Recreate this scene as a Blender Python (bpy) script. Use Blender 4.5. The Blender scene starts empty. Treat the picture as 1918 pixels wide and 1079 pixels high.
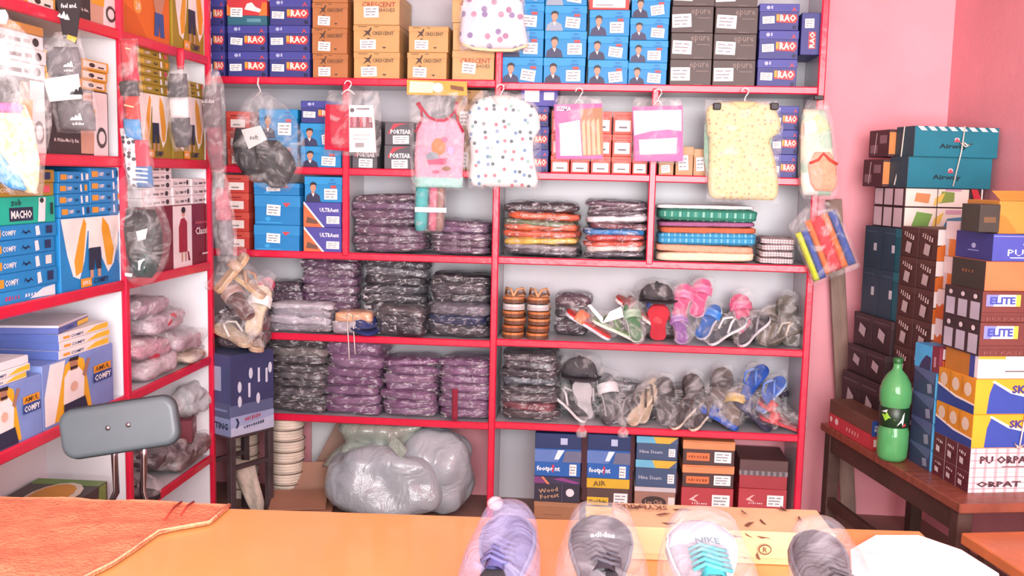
import bpy, bmesh, math, random
from mathutils import Vector, Matrix, noise
import numpy as np

# ------------------------------------------------------------------ camera
F_PX, PITCH, YAW, ROLL = 1850.0, 0.1143, -0.08678, 0.022465
CAM = np.array([0.4727, -4.5006, 1.6204]); IW, IH = 1918, 1079
SC = bpy.context.scene; COL = SC.collection
_cp, _sp, _cy, _sy, _cr, _sr = math.cos(PITCH), math.sin(PITCH), math.cos(YAW), math.sin(YAW), math.cos(ROLL), math.sin(ROLL)
FWD = np.array([_sy*_cp, _cy*_cp, -_sp]); _r = np.array([_cy, -_sy, 0.0]); _u = np.cross(_r, FWD)
RGT = _r*_cr + _u*_sr; UPV = -_r*_sr + _u*_cr
cd = bpy.data.cameras.new('camera'); cd.sensor_width = 36.0; cd.lens = F_PX/IW*36.0; cd.clip_start = 0.05
cam = bpy.data.objects.new('camera', cd); COL.objects.link(cam); SC.camera = cam
cam.matrix_world = Matrix(((RGT[0], UPV[0], -FWD[0], CAM[0]), (RGT[1], UPV[1], -FWD[1], CAM[1]), (RGT[2], UPV[2], -FWD[2], CAM[2]), (0, 0, 0, 1)))

# ------------------------------------------------------------------ light
world = bpy.data.worlds.new('world'); SC.world = world; world.use_nodes = True
world.node_tree.nodes['Background'].inputs[0].default_value = (0.93, 0.95, 1.0, 1)
world.node_tree.nodes['Background'].inputs[1].default_value = 1.3
def area(name, loc, target, sx, sy, power, color=(1, 1, 1)):
    l = bpy.data.lights.new(name, 'AREA'); l.shape = 'RECTANGLE'; l.size = sx; l.size_y = sy; l.energy = power; l.color = color
    o = bpy.data.objects.new(name, l); COL.objects.link(o); o.location = loc
    o.rotation_euler = (Vector(target)-Vector(loc)).to_track_quat('-Z', 'Y').to_euler(); return o
area('daylight_through_shop_front', (1.1, -6.3, 1.75), (-0.35, 0, 0.95), 3.6, 2.4, 330, (1.0, 0.97, 0.96))
vs = SC.view_settings; vs.view_transform = 'Standard'; vs.look = 'None'; vs.exposure = 0.38; vs.gamma = 1.0; vs.use_curve_mapping = False

# ------------------------------------------------------------------ helpers
def ray(px, py): return FWD*F_PX + RGT*(px-IW/2) - UPV*(py-IH/2)
def at(px, py, y=None, x=None, z=None):
    d = ray(px, py)
    t = (y-CAM[1])/d[1] if y is not None else (x-CAM[0])/d[0] if x is not None else (z-CAM[2])/d[2]
    return CAM + t*d
TH = 0.2065; BO = np.array([1.515, 0.056]); BU = np.array([math.sin(TH), -math.cos(TH)]); BV = np.array([math.cos(TH), math.sin(TH)])
def project(P):
    d = np.array(P)-CAM; z = d@FWD; return IW/2+F_PX*(d@RGT)/z, IH/2-F_PX*(d@UPV)/z
def bench_xy(u, v): p = BO + BU*u + BV*v; return p[0], p[1]
def atv(px, py, v):        # pixel on the vertical plane at distance v from the bench's front edge -> (u, z)
    d = ray(px, py); c = CAM[:2]-BO
    t = (v - c@BV)/(d[:2]@BV); h = CAM + t*d; return (h[:2]-BO)@BU, h[2]
def atu(px, py, u):
    d = ray(px, py); c = CAM[:2]-BO
    t = (u - c@BU)/(d[:2]@BU); h = CAM + t*d; return (h[:2]-BO)@BV, h[2]
def lin(h):
    h = h.lstrip('#'); o = []
    for i in (0, 2, 4):
        c = int(h[i:i+2], 16)/255; o.append(c/12.92 if c <= .04045 else ((c+.055)/1.055)**2.4)
    return (*o, 1)
_MC = {}
def mat(col, rough=.55, var=.08, vs=9.0, bump=0.0, bs=30.0, coat=0.0, metal=0.0, stretch=(1, 1, 1), dist=0.0, col2=None):
    key = (col, rough, var, vs, bump, bs, coat, metal, stretch, dist, col2)
    if key in _MC: return _MC[key]
    m = bpy.data.materials.new('surface_'+col.lstrip('#')); m.use_nodes = True; nt = m.node_tree; N = nt.nodes; L = nt.links
    b = N['Principled BSDF']; b.inputs['Roughness'].default_value = rough; b.inputs['Metallic'].default_value = metal
    b.inputs['Coat Weight'].default_value = coat; b.inputs['Coat Roughness'].default_value = .07
    c = lin(col); tc = N.new('ShaderNodeTexCoord'); mp = N.new('ShaderNodeMapping'); mp.inputs['Scale'].default_value = stretch
    L.new(tc.outputs['Object'], mp.inputs[0])
    n = N.new('ShaderNodeTexNoise'); n.inputs['Scale'].default_value = vs; n.inputs['Detail'].default_value = 3; L.new(mp.outputs[0], n.inputs[0])
    mx = N.new('ShaderNodeMix'); mx.data_type = 'RGBA'
    c2 = lin(col2) if col2 else tuple(max(0, x*(1-2.2*var)) for x in c[:3])+(1,)
    c1 = c if col2 else tuple(min(1, x*(1+var)) for x in c[:3])+(1,)
    mx.inputs[6].default_value = c1; mx.inputs[7].default_value = c2
    rp = N.new('ShaderNodeMapRange'); rp.inputs[1].default_value = .35; rp.inputs[2].default_value = .7
    L.new(n.outputs[0], rp.inputs[0]); L.new(rp.outputs[0], mx.inputs[0]); L.new(mx.outputs[2], b.inputs['Base Color'])
    if bump:
        n2 = N.new('ShaderNodeTexNoise'); n2.inputs['Scale'].default_value = bs; n2.inputs['Detail'].default_value = 4; n2.inputs['Distortion'].default_value = dist
        L.new(mp.outputs[0], n2.inputs[0]); bp = N.new('ShaderNodeBump'); bp.inputs['Strength'].default_value = bump; bp.inputs['Distance'].default_value = .02 if coat < .9 else .035
        L.new(n2.outputs[0], bp.inputs['Height']); L.new(bp.outputs[0], b.inputs['Normal'])
        if coat: L.new(bp.outputs[0], b.inputs['Coat Normal'])
    _MC[key] = m; return m
def wrapped(col, col2=None):   # cloth or shoes sealed in crinkled clear plastic
    return mat(col, .4, .14, 14, .6, 14, .6, 0, (1, 1, 2.0), 1.2, col2)
def cloth(col, col2=None): return mat(col, .9, .06, 60, .25, 90, col2=col2)
def paper(col): return mat(col, .5, .06, 7)
def bagmat(key='clear', lo=.05, hi=.42, tint=(1, 1, 1, 1), sc=9, r0=.48, r1=.72, st=(1, 1, 1)):
    if key in _MC: return _MC[key]
    m = bpy.data.materials.new('polythene_'+key); m.use_nodes = True; nt = m.node_tree; N = nt.nodes; L = nt.links
    b = N['Principled BSDF']; b.inputs['Base Color'].default_value = tint; b.inputs['Roughness'].default_value = .14
    t = N.new('ShaderNodeBsdfTransparent'); mx = N.new('ShaderNodeMixShader')
    tc = N.new('ShaderNodeTexCoord'); n = N.new('ShaderNodeTexNoise'); n.inputs['Scale'].default_value = sc; n.inputs['Detail'].default_value = 4
    n.inputs['Distortion'].default_value = 2.0; mp = N.new('ShaderNodeMapping'); mp.inputs['Scale'].default_value = st; L.new(tc.outputs['Object'], mp.inputs[0]); L.new(mp.outputs[0], n.inputs[0])
    rp = N.new('ShaderNodeMapRange'); rp.inputs[1].default_value = r0; rp.inputs[2].default_value = r1; rp.inputs[3].default_value = lo; rp.inputs[4].default_value = hi
    L.new(n.outputs[0], rp.inputs[0]); L.new(rp.outputs[0], mx.inputs[0]); L.new(t.outputs[0], mx.inputs[1]); L.new(b.outputs[0], mx.inputs[2])
    bp = N.new('ShaderNodeBump'); bp.inputs['Strength'].default_value = .9; bp.inputs['Distance'].default_value = .02
    L.new(n.outputs[0], bp.inputs['Height']); L.new(bp.outputs[0], b.inputs['Normal'])
    L.new(mx.outputs[0], N['Material Output'].inputs[0]); _MC[key] = m; return m
CLEAR = bagmat('clear', .05, .38); HAZY = bagmat('hazy', .09, .42); WRAP = bagmat('wrap', .03, .75, (1, .97, 1, 1), 16, .56, .72, (1, 1, 2.6));  # WRAP's opaque white streaks paint in the highlights of crinkled plastic

def tag(o, label=None, cat=None, group=None, kind=None):
    if label: o['label'] = label
    if cat: o['category'] = cat
    if group: o['group'] = group
    if kind: o['kind'] = kind
    return o
def thing(name, label, cat, loc, rot=(0, 0, 0), group=None):
    o = bpy.data.objects.new(name, None); o.empty_display_size = .05; COL.objects.link(o); o.location = loc
    o.rotation_euler = rot if isinstance(rot, (tuple, list)) else (0, 0, rot)
    return tag(o, label, cat, group)
class MB:
    def __init__(s): s.v = []; s.f = []; s.m = []; s.mats = []
    def mi(s, m):
        if m not in s.mats: s.mats.append(m)
        return s.mats.index(m)
    def add(s, vs, fs, m, M=None):
        b = len(s.v); s.v += [tuple(M @ Vector(v)) if M else tuple(v) for v in vs]
        k = s.mi(m); s.f += [tuple(i+b for i in f) for f in fs]; s.m += [k]*len(fs); return s
    def box(s, x0, x1, y0, y1, z0, z1, m, M=None):
        return s.add([(x, y, z) for z in (z0, z1) for y in (y0, y1) for x in (x0, x1)],
                     [(0, 2, 3, 1), (4, 5, 7, 6), (0, 1, 5, 4), (2, 6, 7, 3), (0, 4, 6, 2), (1, 3, 7, 5)], m, M)
    def cbox(s, x0, x1, y0, y1, z0, z1, m, b=.003, M=None, seg=1):
        bm = bmesh.new(); bmesh.ops.create_cube(bm, size=1)
        for v in bm.verts: v.co = Vector(((x0+x1)/2+v.co.x*(x1-x0), (y0+y1)/2+v.co.y*(y1-y0), (z0+z1)/2+v.co.z*(z1-z0)))
        bmesh.ops.bevel(bm, geom=bm.edges[:], offset=b, segments=seg, affect='EDGES', profile=.5)
        bm.verts.index_update(); vs = [v.co[:] for v in bm.verts]; fs = [[v.index for v in f.verts] for f in bm.faces]; bm.free()
        return s.add(vs, fs, m, M)
    def tube(s, pts, r, m, n=6, closed=False, M=None):
        P = [Vector(p) for p in pts]; vs = []; fs = []; k = len(P); R = r if isinstance(r, (list, tuple)) else [r]*k
        up = Vector((0, 0, 1))
        for i, p in enumerate(P):
            a = P[i-1] if (i or closed) else P[i]; b = P[(i+1) % k] if (i < k-1 or closed) else P[i]
            d = (b-a).normalized(); q = up if abs(d.dot(up)) < .95 else Vector((0, 1, 0))
            x = d.cross(q).normalized(); y = d.cross(x)
            vs += [p + (x*math.cos(t)+y*math.sin(t))*R[i] for t in (2*math.pi*j/n for j in range(n))]
        for i in range(k if closed else k-1):
            for j in range(n): fs.append((i*n+j, i*n+(j+1) % n, ((i+1) % k)*n+(j+1) % n, ((i+1) % k)*n+j))
        if not closed: fs += [tuple(range(n))[::-1], tuple(range((k-1)*n, k*n))]
        return s.add(vs, fs, m, M)
    def lathe(s, prof, m, n=16, M=None):
        vs = []; fs = []
        for r, z in prof: vs += [(r*math.cos(2*math.pi*j/n), r*math.sin(2*math.pi*j/n), z) for j in range(n)]
        for i in range(len(prof)-1):
            for j in range(n): fs.append((i*n+j, i*n+(j+1) % n, (i+1)*n+(j+1) % n, (i+1)*n+j))
        fs += [tuple(range(n))[::-1], tuple(range((len(prof)-1)*n, len(prof)*n))]
        return s.add(vs, fs, m, M)
    def prism(s, poly, z0, z1, m, M=None):
        n = len(poly)
        return s.add([(x, y, z0) for x, y in poly]+[(x, y, z1) for x, y in poly],
                     [tuple(range(n))[::-1], tuple(range(n, 2*n))]+[(i, (i+1) % n, (i+1) % n+n, i+n) for i in range(n)], m, M)
    def loft(s, rings, m, M=None, caps=True):
        n = len(rings[0]); vs = [p for r in rings for p in r]; fs = []
        for i in range(len(rings)-1):
            for j in range(n): fs.append((i*n+j, i*n+(j+1) % n, (i+1)*n+(j+1) % n, (i+1)*n+j))
        if caps: fs += [tuple(range(n))[::-1], tuple(range((len(rings)-1)*n, len(rings)*n))]
        return s.add(vs, fs, m, M)
    def pillow(s, sx, sy, sz, m, seed=0, n=7, k=5, amp=.004, thin=.45, M=None, fq=22, fq2=55):
        # a rounded, sagging, wrinkled pack resting on z = 0
        idx = {}; vs = []; fs = []; o = Vector((seed*3.7, seed*1.3, seed*.77))
        def vid(p):
            key = tuple(round(c*n) for c in p)
            if key in idx: return idx[key]
            r = (abs(p[0])**k+abs(p[1])**k+abs(p[2])**k)**(1/k); q = [c/r for c in p]
            e = max(abs(q[0]), abs(q[1])); z = q[2]*(1-thin*e**3)
            w = Vector((q[0]*sx/2, q[1]*sy/2, z*sz/2)); nn = noise.noise(w*fq+o); n2 = noise.noise(w*fq2+o*2)
            w += Vector((q[0]*amp*nn*2.2, q[1]*amp*nn*2.2, q[2]*amp*nn+amp*.5*n2))
            w.z += sz/2; idx[key] = len(vs); vs.append(w); return idx[key]
        for ax in range(3):
            for sg in (-1, 1):
                for i in range(n):
                    for j in range(n):
                        c = []
                        for a, b in ((i, j), (i+1, j), (i+1, j+1), (i, j+1)):
                            p = [0, 0, 0]; p[ax] = sg; p[(ax+1) % 3] = 2*a/n-1; p[(ax+2) % 3] = 2*b/n-1; c.append(vid(p))
                        fs.append(tuple(c) if sg > 0 else tuple(c[::-1]))
        lo = min(v.z for v in vs)
        for v in vs: v.z -= lo
        return s.add(vs, fs, m, M)
    def slab(s, prof, t, m, nx=14, nz=20, seed=0, fold=.004, p=3, M=None, freq=18, vert=2.2):
        # soft upright shape: prof = [(z, xl, xr)...]; puffed in y with thickness t, folds from noise
        zs = [q[0] for q in prof]; vs = []; fs = []; o = Vector((seed*2.1, seed*.9, seed*1.7))
        def span(z):
            for a, b in zip(prof, prof[1:]):
                lo, hi = min(a[0], b[0]), max(a[0], b[0])
                if lo <= z <= hi:
                    w = 0 if hi == lo else (z-a[0])/(b[0]-a[0]); return a[1]+(b[1]-a[1])*w, a[2]+(b[2]-a[2])*w
            return prof[-1][1:]
        z0, z1 = zs[0], zs[-1]; sides = []
        for sg in (-1, 1):
            g = []
            for i in range(nz+1):
                v = i/nz; z = z0+(z1-z0)*v; a, b = span(z)
                for j in range(nx+1):
                    u = j/nx; e = max(0, (1-abs(2*u-1)**p)*(1-abs(2*v-1)**(p+3)))**.6; x = a+(b-a)*u
                    f = noise.noise(Vector((x*freq, sg*.6, z*freq/vert))+o)*fold*(.25+.75*e)
                    g.append((x, sg*t/2*(.06+.94*e)+f, z))
            b0 = len(vs); vs += g
            for i in range(nz):
                for j in range(nx):
                    q = (b0+i*(nx+1)+j, b0+i*(nx+1)+j+1, b0+(i+1)*(nx+1)+j+1, b0+(i+1)*(nx+1)+j)
                    fs.append(q if sg < 0 else q[::-1])
        k = (nx+1)*(nz+1)
        ring = [j for j in range(nx+1)]+[i*(nx+1)+nx for i in range(1, nz+1)]+[nz*(nx+1)+j for j in range(nx-1, -1, -1)]+[i*(nx+1) for i in range(nz-1, 0, -1)]
        for a, b in zip(ring, ring[1:]+ring[:1]): fs.append((b, a, a+k, b+k))
        return s.add(vs, fs, m, M)
    def build(s, name, parent=None, smooth=False, loc=None, rot=None):
        me = bpy.data.meshes.new(name); me.from_pydata(s.v, [], s.f); me.validate()
        for m in s.mats: me.materials.append(m)
        if len(me.polygons) == len(s.m): me.polygons.foreach_set('material_index', s.m)
        if smooth: me.polygons.foreach_set('use_smooth', [True]*len(me.polygons))
        me.update(); o = bpy.data.objects.new(name, me); COL.objects.link(o)
        if parent: o.parent = parent
        if loc is not None: o.location = loc
        if rot is not None: o.rotation_euler = rot
        return o
def struct(o): o['kind'] = 'structure'; return o

# ------------------------------------------------------------------ lettering and print
_TX = {}
def text_geo(s, bold=.012):
    if (s, bold) in _TX: return _TX[(s, bold)]
    cu = bpy.data.curves.new('t', 'FONT'); cu.body = s; cu.offset = bold; cu.resolution_u = 1; cu.fill_mode = 'FRONT'
    o = bpy.data.objects.new('t', cu); me = bpy.data.meshes.new_from_object(o)
    vs = [(v.co.x, v.co.y) for v in me.vertices]; fs = [tuple(p.vertices) for p in me.polygons]
    bpy.data.objects.remove(o); bpy.data.curves.remove(cu); bpy.data.meshes.remove(me)
    x0 = min(v[0] for v in vs); x1 = max(v[0] for v in vs); y0 = min(v[1] for v in vs); y1 = max(v[1] for v in vs)
    vs = [((x-x0)/(x1-x0)-.5, (y-y0)/(y1-y0)-.5) for x, y in vs]
    _TX[(s, bold)] = (vs, fs, (x1-x0)/(y1-y0)); return _TX[(s, bold)]
def ell(cu, cv, ru, rv, n=14): return [(cu+ru*math.cos(2*math.pi*i/n), cv+rv*math.sin(2*math.pi*i/n)) for i in range(n)]
def rect(a, b, c, d): return [(a, b), (c, b), (c, d), (a, d)]
def rrect(cu, cv, w, h, ang, asp=1):   # rotated rectangle in face fractions; asp = face width / height
    c, s = math.cos(ang), math.sin(ang); o = []
    for a, b in ((-1, -1), (1, -1), (1, 1), (-1, 1)):
        x, y = a*w/2*asp, b*h/2; o.append((cu+(x*c-y*s)/asp, cv+x*s+y*c))
    return o
def squig(c, u, v, w, h, n=6, ang=0):   # print too small to read in the photograph
    o = []; r = random.Random(int(u*977+v*131+w*71))
    for i in range(n):
        a = u-w/2+w*i/n; b = a+w/n*r.uniform(.55, .85); y = v+math.tan(ang)*(a-u); k = h*r.uniform(.6, 1)/2
        o.append(('p', c, [(a, y-k), (b, y-k*.8), (b-w/n*.1, y-k*.2), (b, y+k), (a+w/n*.15, y+k*.7), (a+w/n*.2, y)]))
    return o
def put_print(parent, items, fw, fh, fn, names=('printed_panel', 'lettering', 'price_label')):
    """items: ('p', colour, polygon) | ('t', colour, text, u, v, height, width, angle) | ('s', u, v, w, h, angle); fn(x, y, k) face metres -> local"""
    P, T, S = MB(), MB(), MB(); e = .0005; k = 0
    for it in items:
        k += 1
        if it[0] == 'p':
            P.add([fn(u*fw, v*fh, e*k) for u, v in it[2]], [tuple(range(len(it[2])))], paper(it[1]))
        elif it[0] == 't':
            _, c, s, u, v, h, w = it[:7]; ang = it[7] if len(it) > 7 else 0
            vs, fs, asp = text_geo(s, it[8] if len(it) > 8 else .012); ca, sa = math.cos(ang), math.sin(ang)
            up_ = abs(math.sin(ang)) > .7; W = w*fh if up_ else w*fw; H = h*fw if up_ else h*fh
            T.add([fn(u*fw+(x*W*ca-y*H*sa), v*fh+(x*W*sa+y*H*ca), e*(k+1)) for x, y in vs], fs, paper(c))
        else:
            _, u, v, w, h, ang = it[:6]; dark = it[6] if len(it) > 6 else '#8d8a90'
            S.add([fn(a*fw, b*fh, e*(k+1)) for a, b in rrect(u, v, w, h, ang, fw/fh)], [(0, 1, 2, 3)], paper('#f4f1ee'))
            for q in range(3):
                for a0, a1 in (((-.4, -.02), (.08, .36)), ((-.4, .3),), ((-.4, -.1), (.0, .25)))[q]:
                    cc, ss = math.cos(ang), math.sin(ang); pts = []
                    for x, y in ((a0, -.05), (a1, -.05), (a1, .05), (a0, .05)):
                        X = x*w*fw; Y = (y+.26-.26*q)*h*fh; pts.append(fn(u*fw+X*cc-Y*ss, v*fh+X*ss+Y*cc, e*(k+2)))
                    S.add(pts, [(0, 1, 2, 3)], paper(dark))
    for b, n in zip((P, T, S), names):
        if b.v: b.build(n, parent)
def front(w, d): return lambda x, y, e: (-w/2+x, -e, y)
def left(w, d): return lambda x, y, e: (-w/2-e, d-x, y)
def topf(w, d, h): return lambda x, y, e: (-w/2+x, y, h+e)
def carton(name, label, cat, loc, rz, w, d, h, body, lid=None, lidh=.3, items=(), side=(), top=(), group=None, rim=.0015, rx=0, topcol=None):
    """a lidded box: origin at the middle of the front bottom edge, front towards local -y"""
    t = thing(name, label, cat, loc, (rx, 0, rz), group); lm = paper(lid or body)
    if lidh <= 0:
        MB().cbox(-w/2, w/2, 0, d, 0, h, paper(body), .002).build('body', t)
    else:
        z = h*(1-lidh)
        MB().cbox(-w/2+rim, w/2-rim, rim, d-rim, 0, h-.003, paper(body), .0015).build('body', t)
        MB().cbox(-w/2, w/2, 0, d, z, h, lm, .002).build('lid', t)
    if items: put_print(t, items, w, h, front(w, d))
    if side: put_print(t, side, d, h, left(w, d), ('side_print', 'side_lettering', 'side_label'))
    if top: put_print(t, top, w, d, topf(w, d, h), ('top_print', 'top_lettering', 'top_label'))
    return t
ORD = ['bottom', 'second up', 'third up', 'fourth up', 'fifth up', 'sixth up', 'seventh up', 'eighth up', 'ninth up', 'tenth up']
def ordn(i, n): return 'bottom' if i == 0 else 'top' if i == n-1 else ORD[i]
RNG = random.Random(7)
# ================================================================== the room
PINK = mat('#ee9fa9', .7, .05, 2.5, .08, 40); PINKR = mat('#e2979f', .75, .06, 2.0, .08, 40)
def shell(name, x0, x1, y0, y1, z0, z1, m): return struct(MB().box(x0, x1, y0, y1, z0, z1, m).build(name))
XL, XR, YB, YF = -1.60, 2.075, 0.335, -6.6
shell('floor', XL-.1, XR+1.6, YF, YB+.1, -.08, 0, mat('#8f6f66', .6, .12, 4, .1, 30))
shell('wall_back', XL-.1, XR+.1, YB, YB+.1, 0, 3.05, PINK)
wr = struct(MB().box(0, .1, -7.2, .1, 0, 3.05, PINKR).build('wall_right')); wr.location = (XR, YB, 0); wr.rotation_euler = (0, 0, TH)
shell('wall_left', XL-.1, XL, YF, YB, 0, 3.05, PINK)
shell('ceiling', XL-.1, XR+1.6, YF, YB+.1, 3.05, 3.13, mat('#e9dfe0', .8))

# ================================================================== shelving
RED = mat('#d6193f', .32, .05, 5, .06, 25, .3); WHITE = mat('#c2c0c6', .28, .04, 3, .03, 12); WHITE_LIT = mat('#ebedf1', .3, .04, 3, .03, 12)  # left unit's laminate: lighter white, with sunlit brightness put into its colour
ZR = [2.022, 1.618, 1.227, .841, .449]           # rail heights of the back unit
def zmean(pts): return float(np.mean([at(*p, y=0)[2] for p in pts]))
ZBL = [zmean(((438, 146), (651, 153), (891, 160))), zmean(((604, 320), (705, 323))), zmean(((547, 477), (768, 482), (847, 487))), zmean(((547, 631), (847, 642))), zmean(((547, 784), (847, 794)))]
ZBR = [zmean(((1000, 163.5), (1226, 165.5), (1516, 168))), zmean(((1119, 333.6), (1283, 336), (1477, 338))), zmean(((1133, 494), (1434, 501.5))), zmean(((1000, 645), (1467, 660))), zmean(((1000, 800), (1467, 820)))]
RH = .017; TOPL = [z+RH-.004 for z in ZBL]; TOPR = [z+RH-.004 for z in ZBR]
SD = .32; XA, XM, XZ = -1.5, 0.0, 1.42
su = thing('wall_shelving', 'large white laminate shelving with red edges filling the back wall', 'shelving', (0, 0, 0))
def board(parent, x0, x1, z, top, d0=.012, d1=SD):
    b = MB().box(x0, x1, d0, d1, z-.012, top, WHITE).build('shelf_board', parent)
    MB().cbox(x0, x1, -.004, .0125, z-RH, z+RH, RED, .005).build('edge_trim', b); return b
for zl, tl, zr, tr in zip(ZBL, TOPL, ZBR, TOPR):
    board(su, XA, XM-.012, zl, tl); board(su, XM+.012, XZ-.012, zr, tr)
def upright(parent, x, z0, z1):
    u = MB().box(x-.009, x+.009, .0125, SD, z0, z1, WHITE).build('upright_panel', parent)
    MB().cbox(x-.016, x+.016, -.008, .013, z0, z1, RED, .005).build('edge_trim', u)
upright(su, XM, 0, 2.75); upright(su, XZ, 0, 2.75); upright(su, XA, 0, 2.75)
upright(su, .703, ZBR[2], ZBR[0]); upright(su, -.70, ZBL[2], ZBL[0])
GREYP = mat('#bcbac0', .3, .05, 2.5, .03, 10)
for x0, x1, z0, z1 in ((XA, XM, ZBL[0], 2.75), (XM, XZ, ZBR[0], 2.75), (XA, XM, ZBL[2], ZBL[0]), (XM, XZ, ZBR[2], ZBR[0]), (XA, XM, ZBL[4], ZBL[2]), (XM, XZ, ZBR[4], ZBR[2]), (XM, .42, 0.0, ZBR[4])):
    MB().box(x0+.01, x1-.01, SD, SD+.008, z0, z1, GREYP).build('back_panel', su)
MB().box(XA, XZ, 0, SD, 2.73, 2.75, WHITE).build('top_board', su)
# the unit along the left wall: front plane x = LX
LX, LB = -1.241, -1.56; LY = [-.264, -1.057, -2.12, -2.9]; ZL = [2.080, 1.634, 1.189, .765, .314]
TOPW = [z+.013 for z in ZL]
lu = thing('side_shelving', 'white laminate shelving with red edges along the left wall', 'shelving', (LX, LY[1], 0)); lo = (-LX, -LY[1])
def lbx(name, x0, x1, y0, y1, z0, z1, m, parent, b=0):
    q = (x0+lo[0], x1+lo[0], y0+lo[1], y1+lo[1], z0, z1, m)
    return (MB().cbox(*q, b) if b else MB().box(*q)).build(name, parent)
for z, tp in zip(ZL, TOPW):
    for a, b in zip(LY[1:], LY):
        s = lbx('shelf_board', LB, LX-.012, a+.012, b-.012, z-.012, tp, WHITE_LIT, lu)
        lbx('edge_trim', LX-.0125, LX+.004, a+.012, b-.012, z-.019, z+.019, RED, s, .005)
for y in LY:
    s = lbx('upright_panel', LB, LX-.0125, y-.009, y+.009, 0, 2.75, WHITE_LIT, lu)
    lbx('edge_trim', LX-.013, LX+.008, y-.016, y+.016, 0, 2.75, RED, s, .005)
for a, b in zip(LY[1:], LY): lbx('back_panel', LB-.008, LB, a, b, 0, 2.75, WHITE_LIT, lu)
# ================================================================== boxes on the back shelving
def sticker(u, v, w, h, j=.12): return ('s', u+RNG.uniform(-.02, .02), v, w, h, RNG.uniform(-j, j))
def k_navy():
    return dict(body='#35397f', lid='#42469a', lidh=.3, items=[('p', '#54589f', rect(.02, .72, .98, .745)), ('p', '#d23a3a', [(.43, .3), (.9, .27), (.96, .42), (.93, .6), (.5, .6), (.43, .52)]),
        ('p', '#e8a33a', rect(.43, .36, .5, .6)), ('t', '#fbe9d8', 'RAO', .72, .46, .27, .4, 0, .03), ('p', '#e0443c', [(.8, .68), (.86, .88), (.93, .7), (.86, .78)]),
        ('p', '#aeb6dc', ell(.22, .85, .05, .07)), ('p', '#aeb6dc', rect(.29, .8, .33, .92)), ('p', '#15173f', ell(.9, .12, .05, .07)), sticker(.22, .38, .3, .27, .08)])
def k_boy():
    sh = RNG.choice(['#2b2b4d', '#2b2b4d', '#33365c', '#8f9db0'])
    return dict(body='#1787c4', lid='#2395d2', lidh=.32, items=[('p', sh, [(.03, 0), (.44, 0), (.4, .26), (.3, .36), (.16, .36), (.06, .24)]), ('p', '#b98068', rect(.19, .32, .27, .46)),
        ('p', '#c68e74', ell(.235, .56, .075, .15)), ('p', '#1d1820', [(.15, .6), (.16, .74), (.24, .8), (.32, .74), (.32, .58), (.29, .68), (.2, .68)]), ('p', '#f2f0f2', [(.2, .34), (.27, .34), (.24, .2)]),
        ('p', '#d8443f', rect(.7, .56, .84, .66)), ('p', '#1c70b8', rect(.64, .72, .84, .77)), ('p', '#1c70b8', rect(.68, .86, .8, .9)), ('s', .67+RNG.uniform(-.05, .05), .32, .34, .42, RNG.uniform(-.2, .15))])
def k_pure():
    return dict(body='#4c403d', lid='#54463f', lidh=.0, items=[('t', '#8d7c72', 'epure', .7, .76, .26, .46, 0, .0), ('p', '#7d6e66', rect(.62, .55, .93, .58)), ('p', '#7d6e66', rect(.55, .05, .8, .07)), sticker(.26, .45, .46, .5, .06)])
def k_tan(body='#c69a5f'):
    d = '#4a3226'
    return dict(body=body, lid=body, lidh=.22, items=[('p', d, [(.2, .55), (.28, .72), (.22, .8), (.32, .78), (.38, .92), (.4, .88), (.35, .7), (.38, .58), (.31, .66)]),
        ('t', d, 'CRESCENT', .64, .7, .13, .46), ('p', d, rect(.1, .93, .3, .95)), ('p', d, rect(.45, .93, .55, .95)), ('p', d, [(.62, .2), (.72, .2), (.67, .13)]), ('p', '#5a3c2a', rect(.3, .48, .36, .52)), sticker(.34, .28, .34, .36, .06)])
def k_tanbig(body='#c9a069'):
    return dict(body=body, lid=body, lidh=.25, items=[('t', '#a8392c', 'CRESCENT', .55, .66, .16, .72), ('t', '#6a4a36', 'SHOES', .72, .48, .12, .36), sticker(.4, .42, .32, .36, -.1)])
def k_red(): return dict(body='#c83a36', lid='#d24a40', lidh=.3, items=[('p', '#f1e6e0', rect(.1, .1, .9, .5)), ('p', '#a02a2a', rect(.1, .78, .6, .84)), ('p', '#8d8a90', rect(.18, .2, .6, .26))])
KINDS = {}
def put_box(name, desc, cat, kind, loc, rz, w, d, h, group=None, rx=0):
    k = dict(kind); return carton(name, desc, cat, loc, rz, w, d, h, k['body'], k.get('lid'), k.get('lidh', .3), k.get('items', ()), k.get('side', ()), k.get('top', ()), group, rx=rx)
def wz(px, py, y): return float(at(px, py, y=y)[2])
def wx(px, py, y): return float(at(px, py, y=y)[0])
def stack(kindf, px0, px1, pys, z0, desc, where, group, Y=.015, d=.28, j=.004, name='shoe_box', top_word=None):
    """boxes piled from the shelf top z0; pys = pixel rows from the bottom edge upwards"""
    pm = (px0+px1)/2; x0, x1 = wx(px0, pys[1], Y), wx(px1, pys[1], Y); z = z0; n = len(pys)-1; out = []
    for i, (a, b) in enumerate(zip(pys, pys[1:])):
        h = wz(pm, b, Y)-wz(pm, a, Y); k = kindf() if callable(kindf) else kindf[i]()
        lab = f"{desc}, {ordn(i, n) if n > 1 else 'single'} of stack {where}" if n > 1 else f"{desc} {where}"
        t = put_box(name, lab, 'box', k, ((x0+x1)/2+RNG.uniform(-j, j), Y+RNG.uniform(0, j), z+.0005), RNG.uniform(-.012, .012), x1-x0-.003, d, h-.0008, group)
        z += h; out.append(t)
    return out
A, Bz = TOPL[0], TOPR[0]
G1 = 'shoe boxes on the top shelf'
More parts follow.
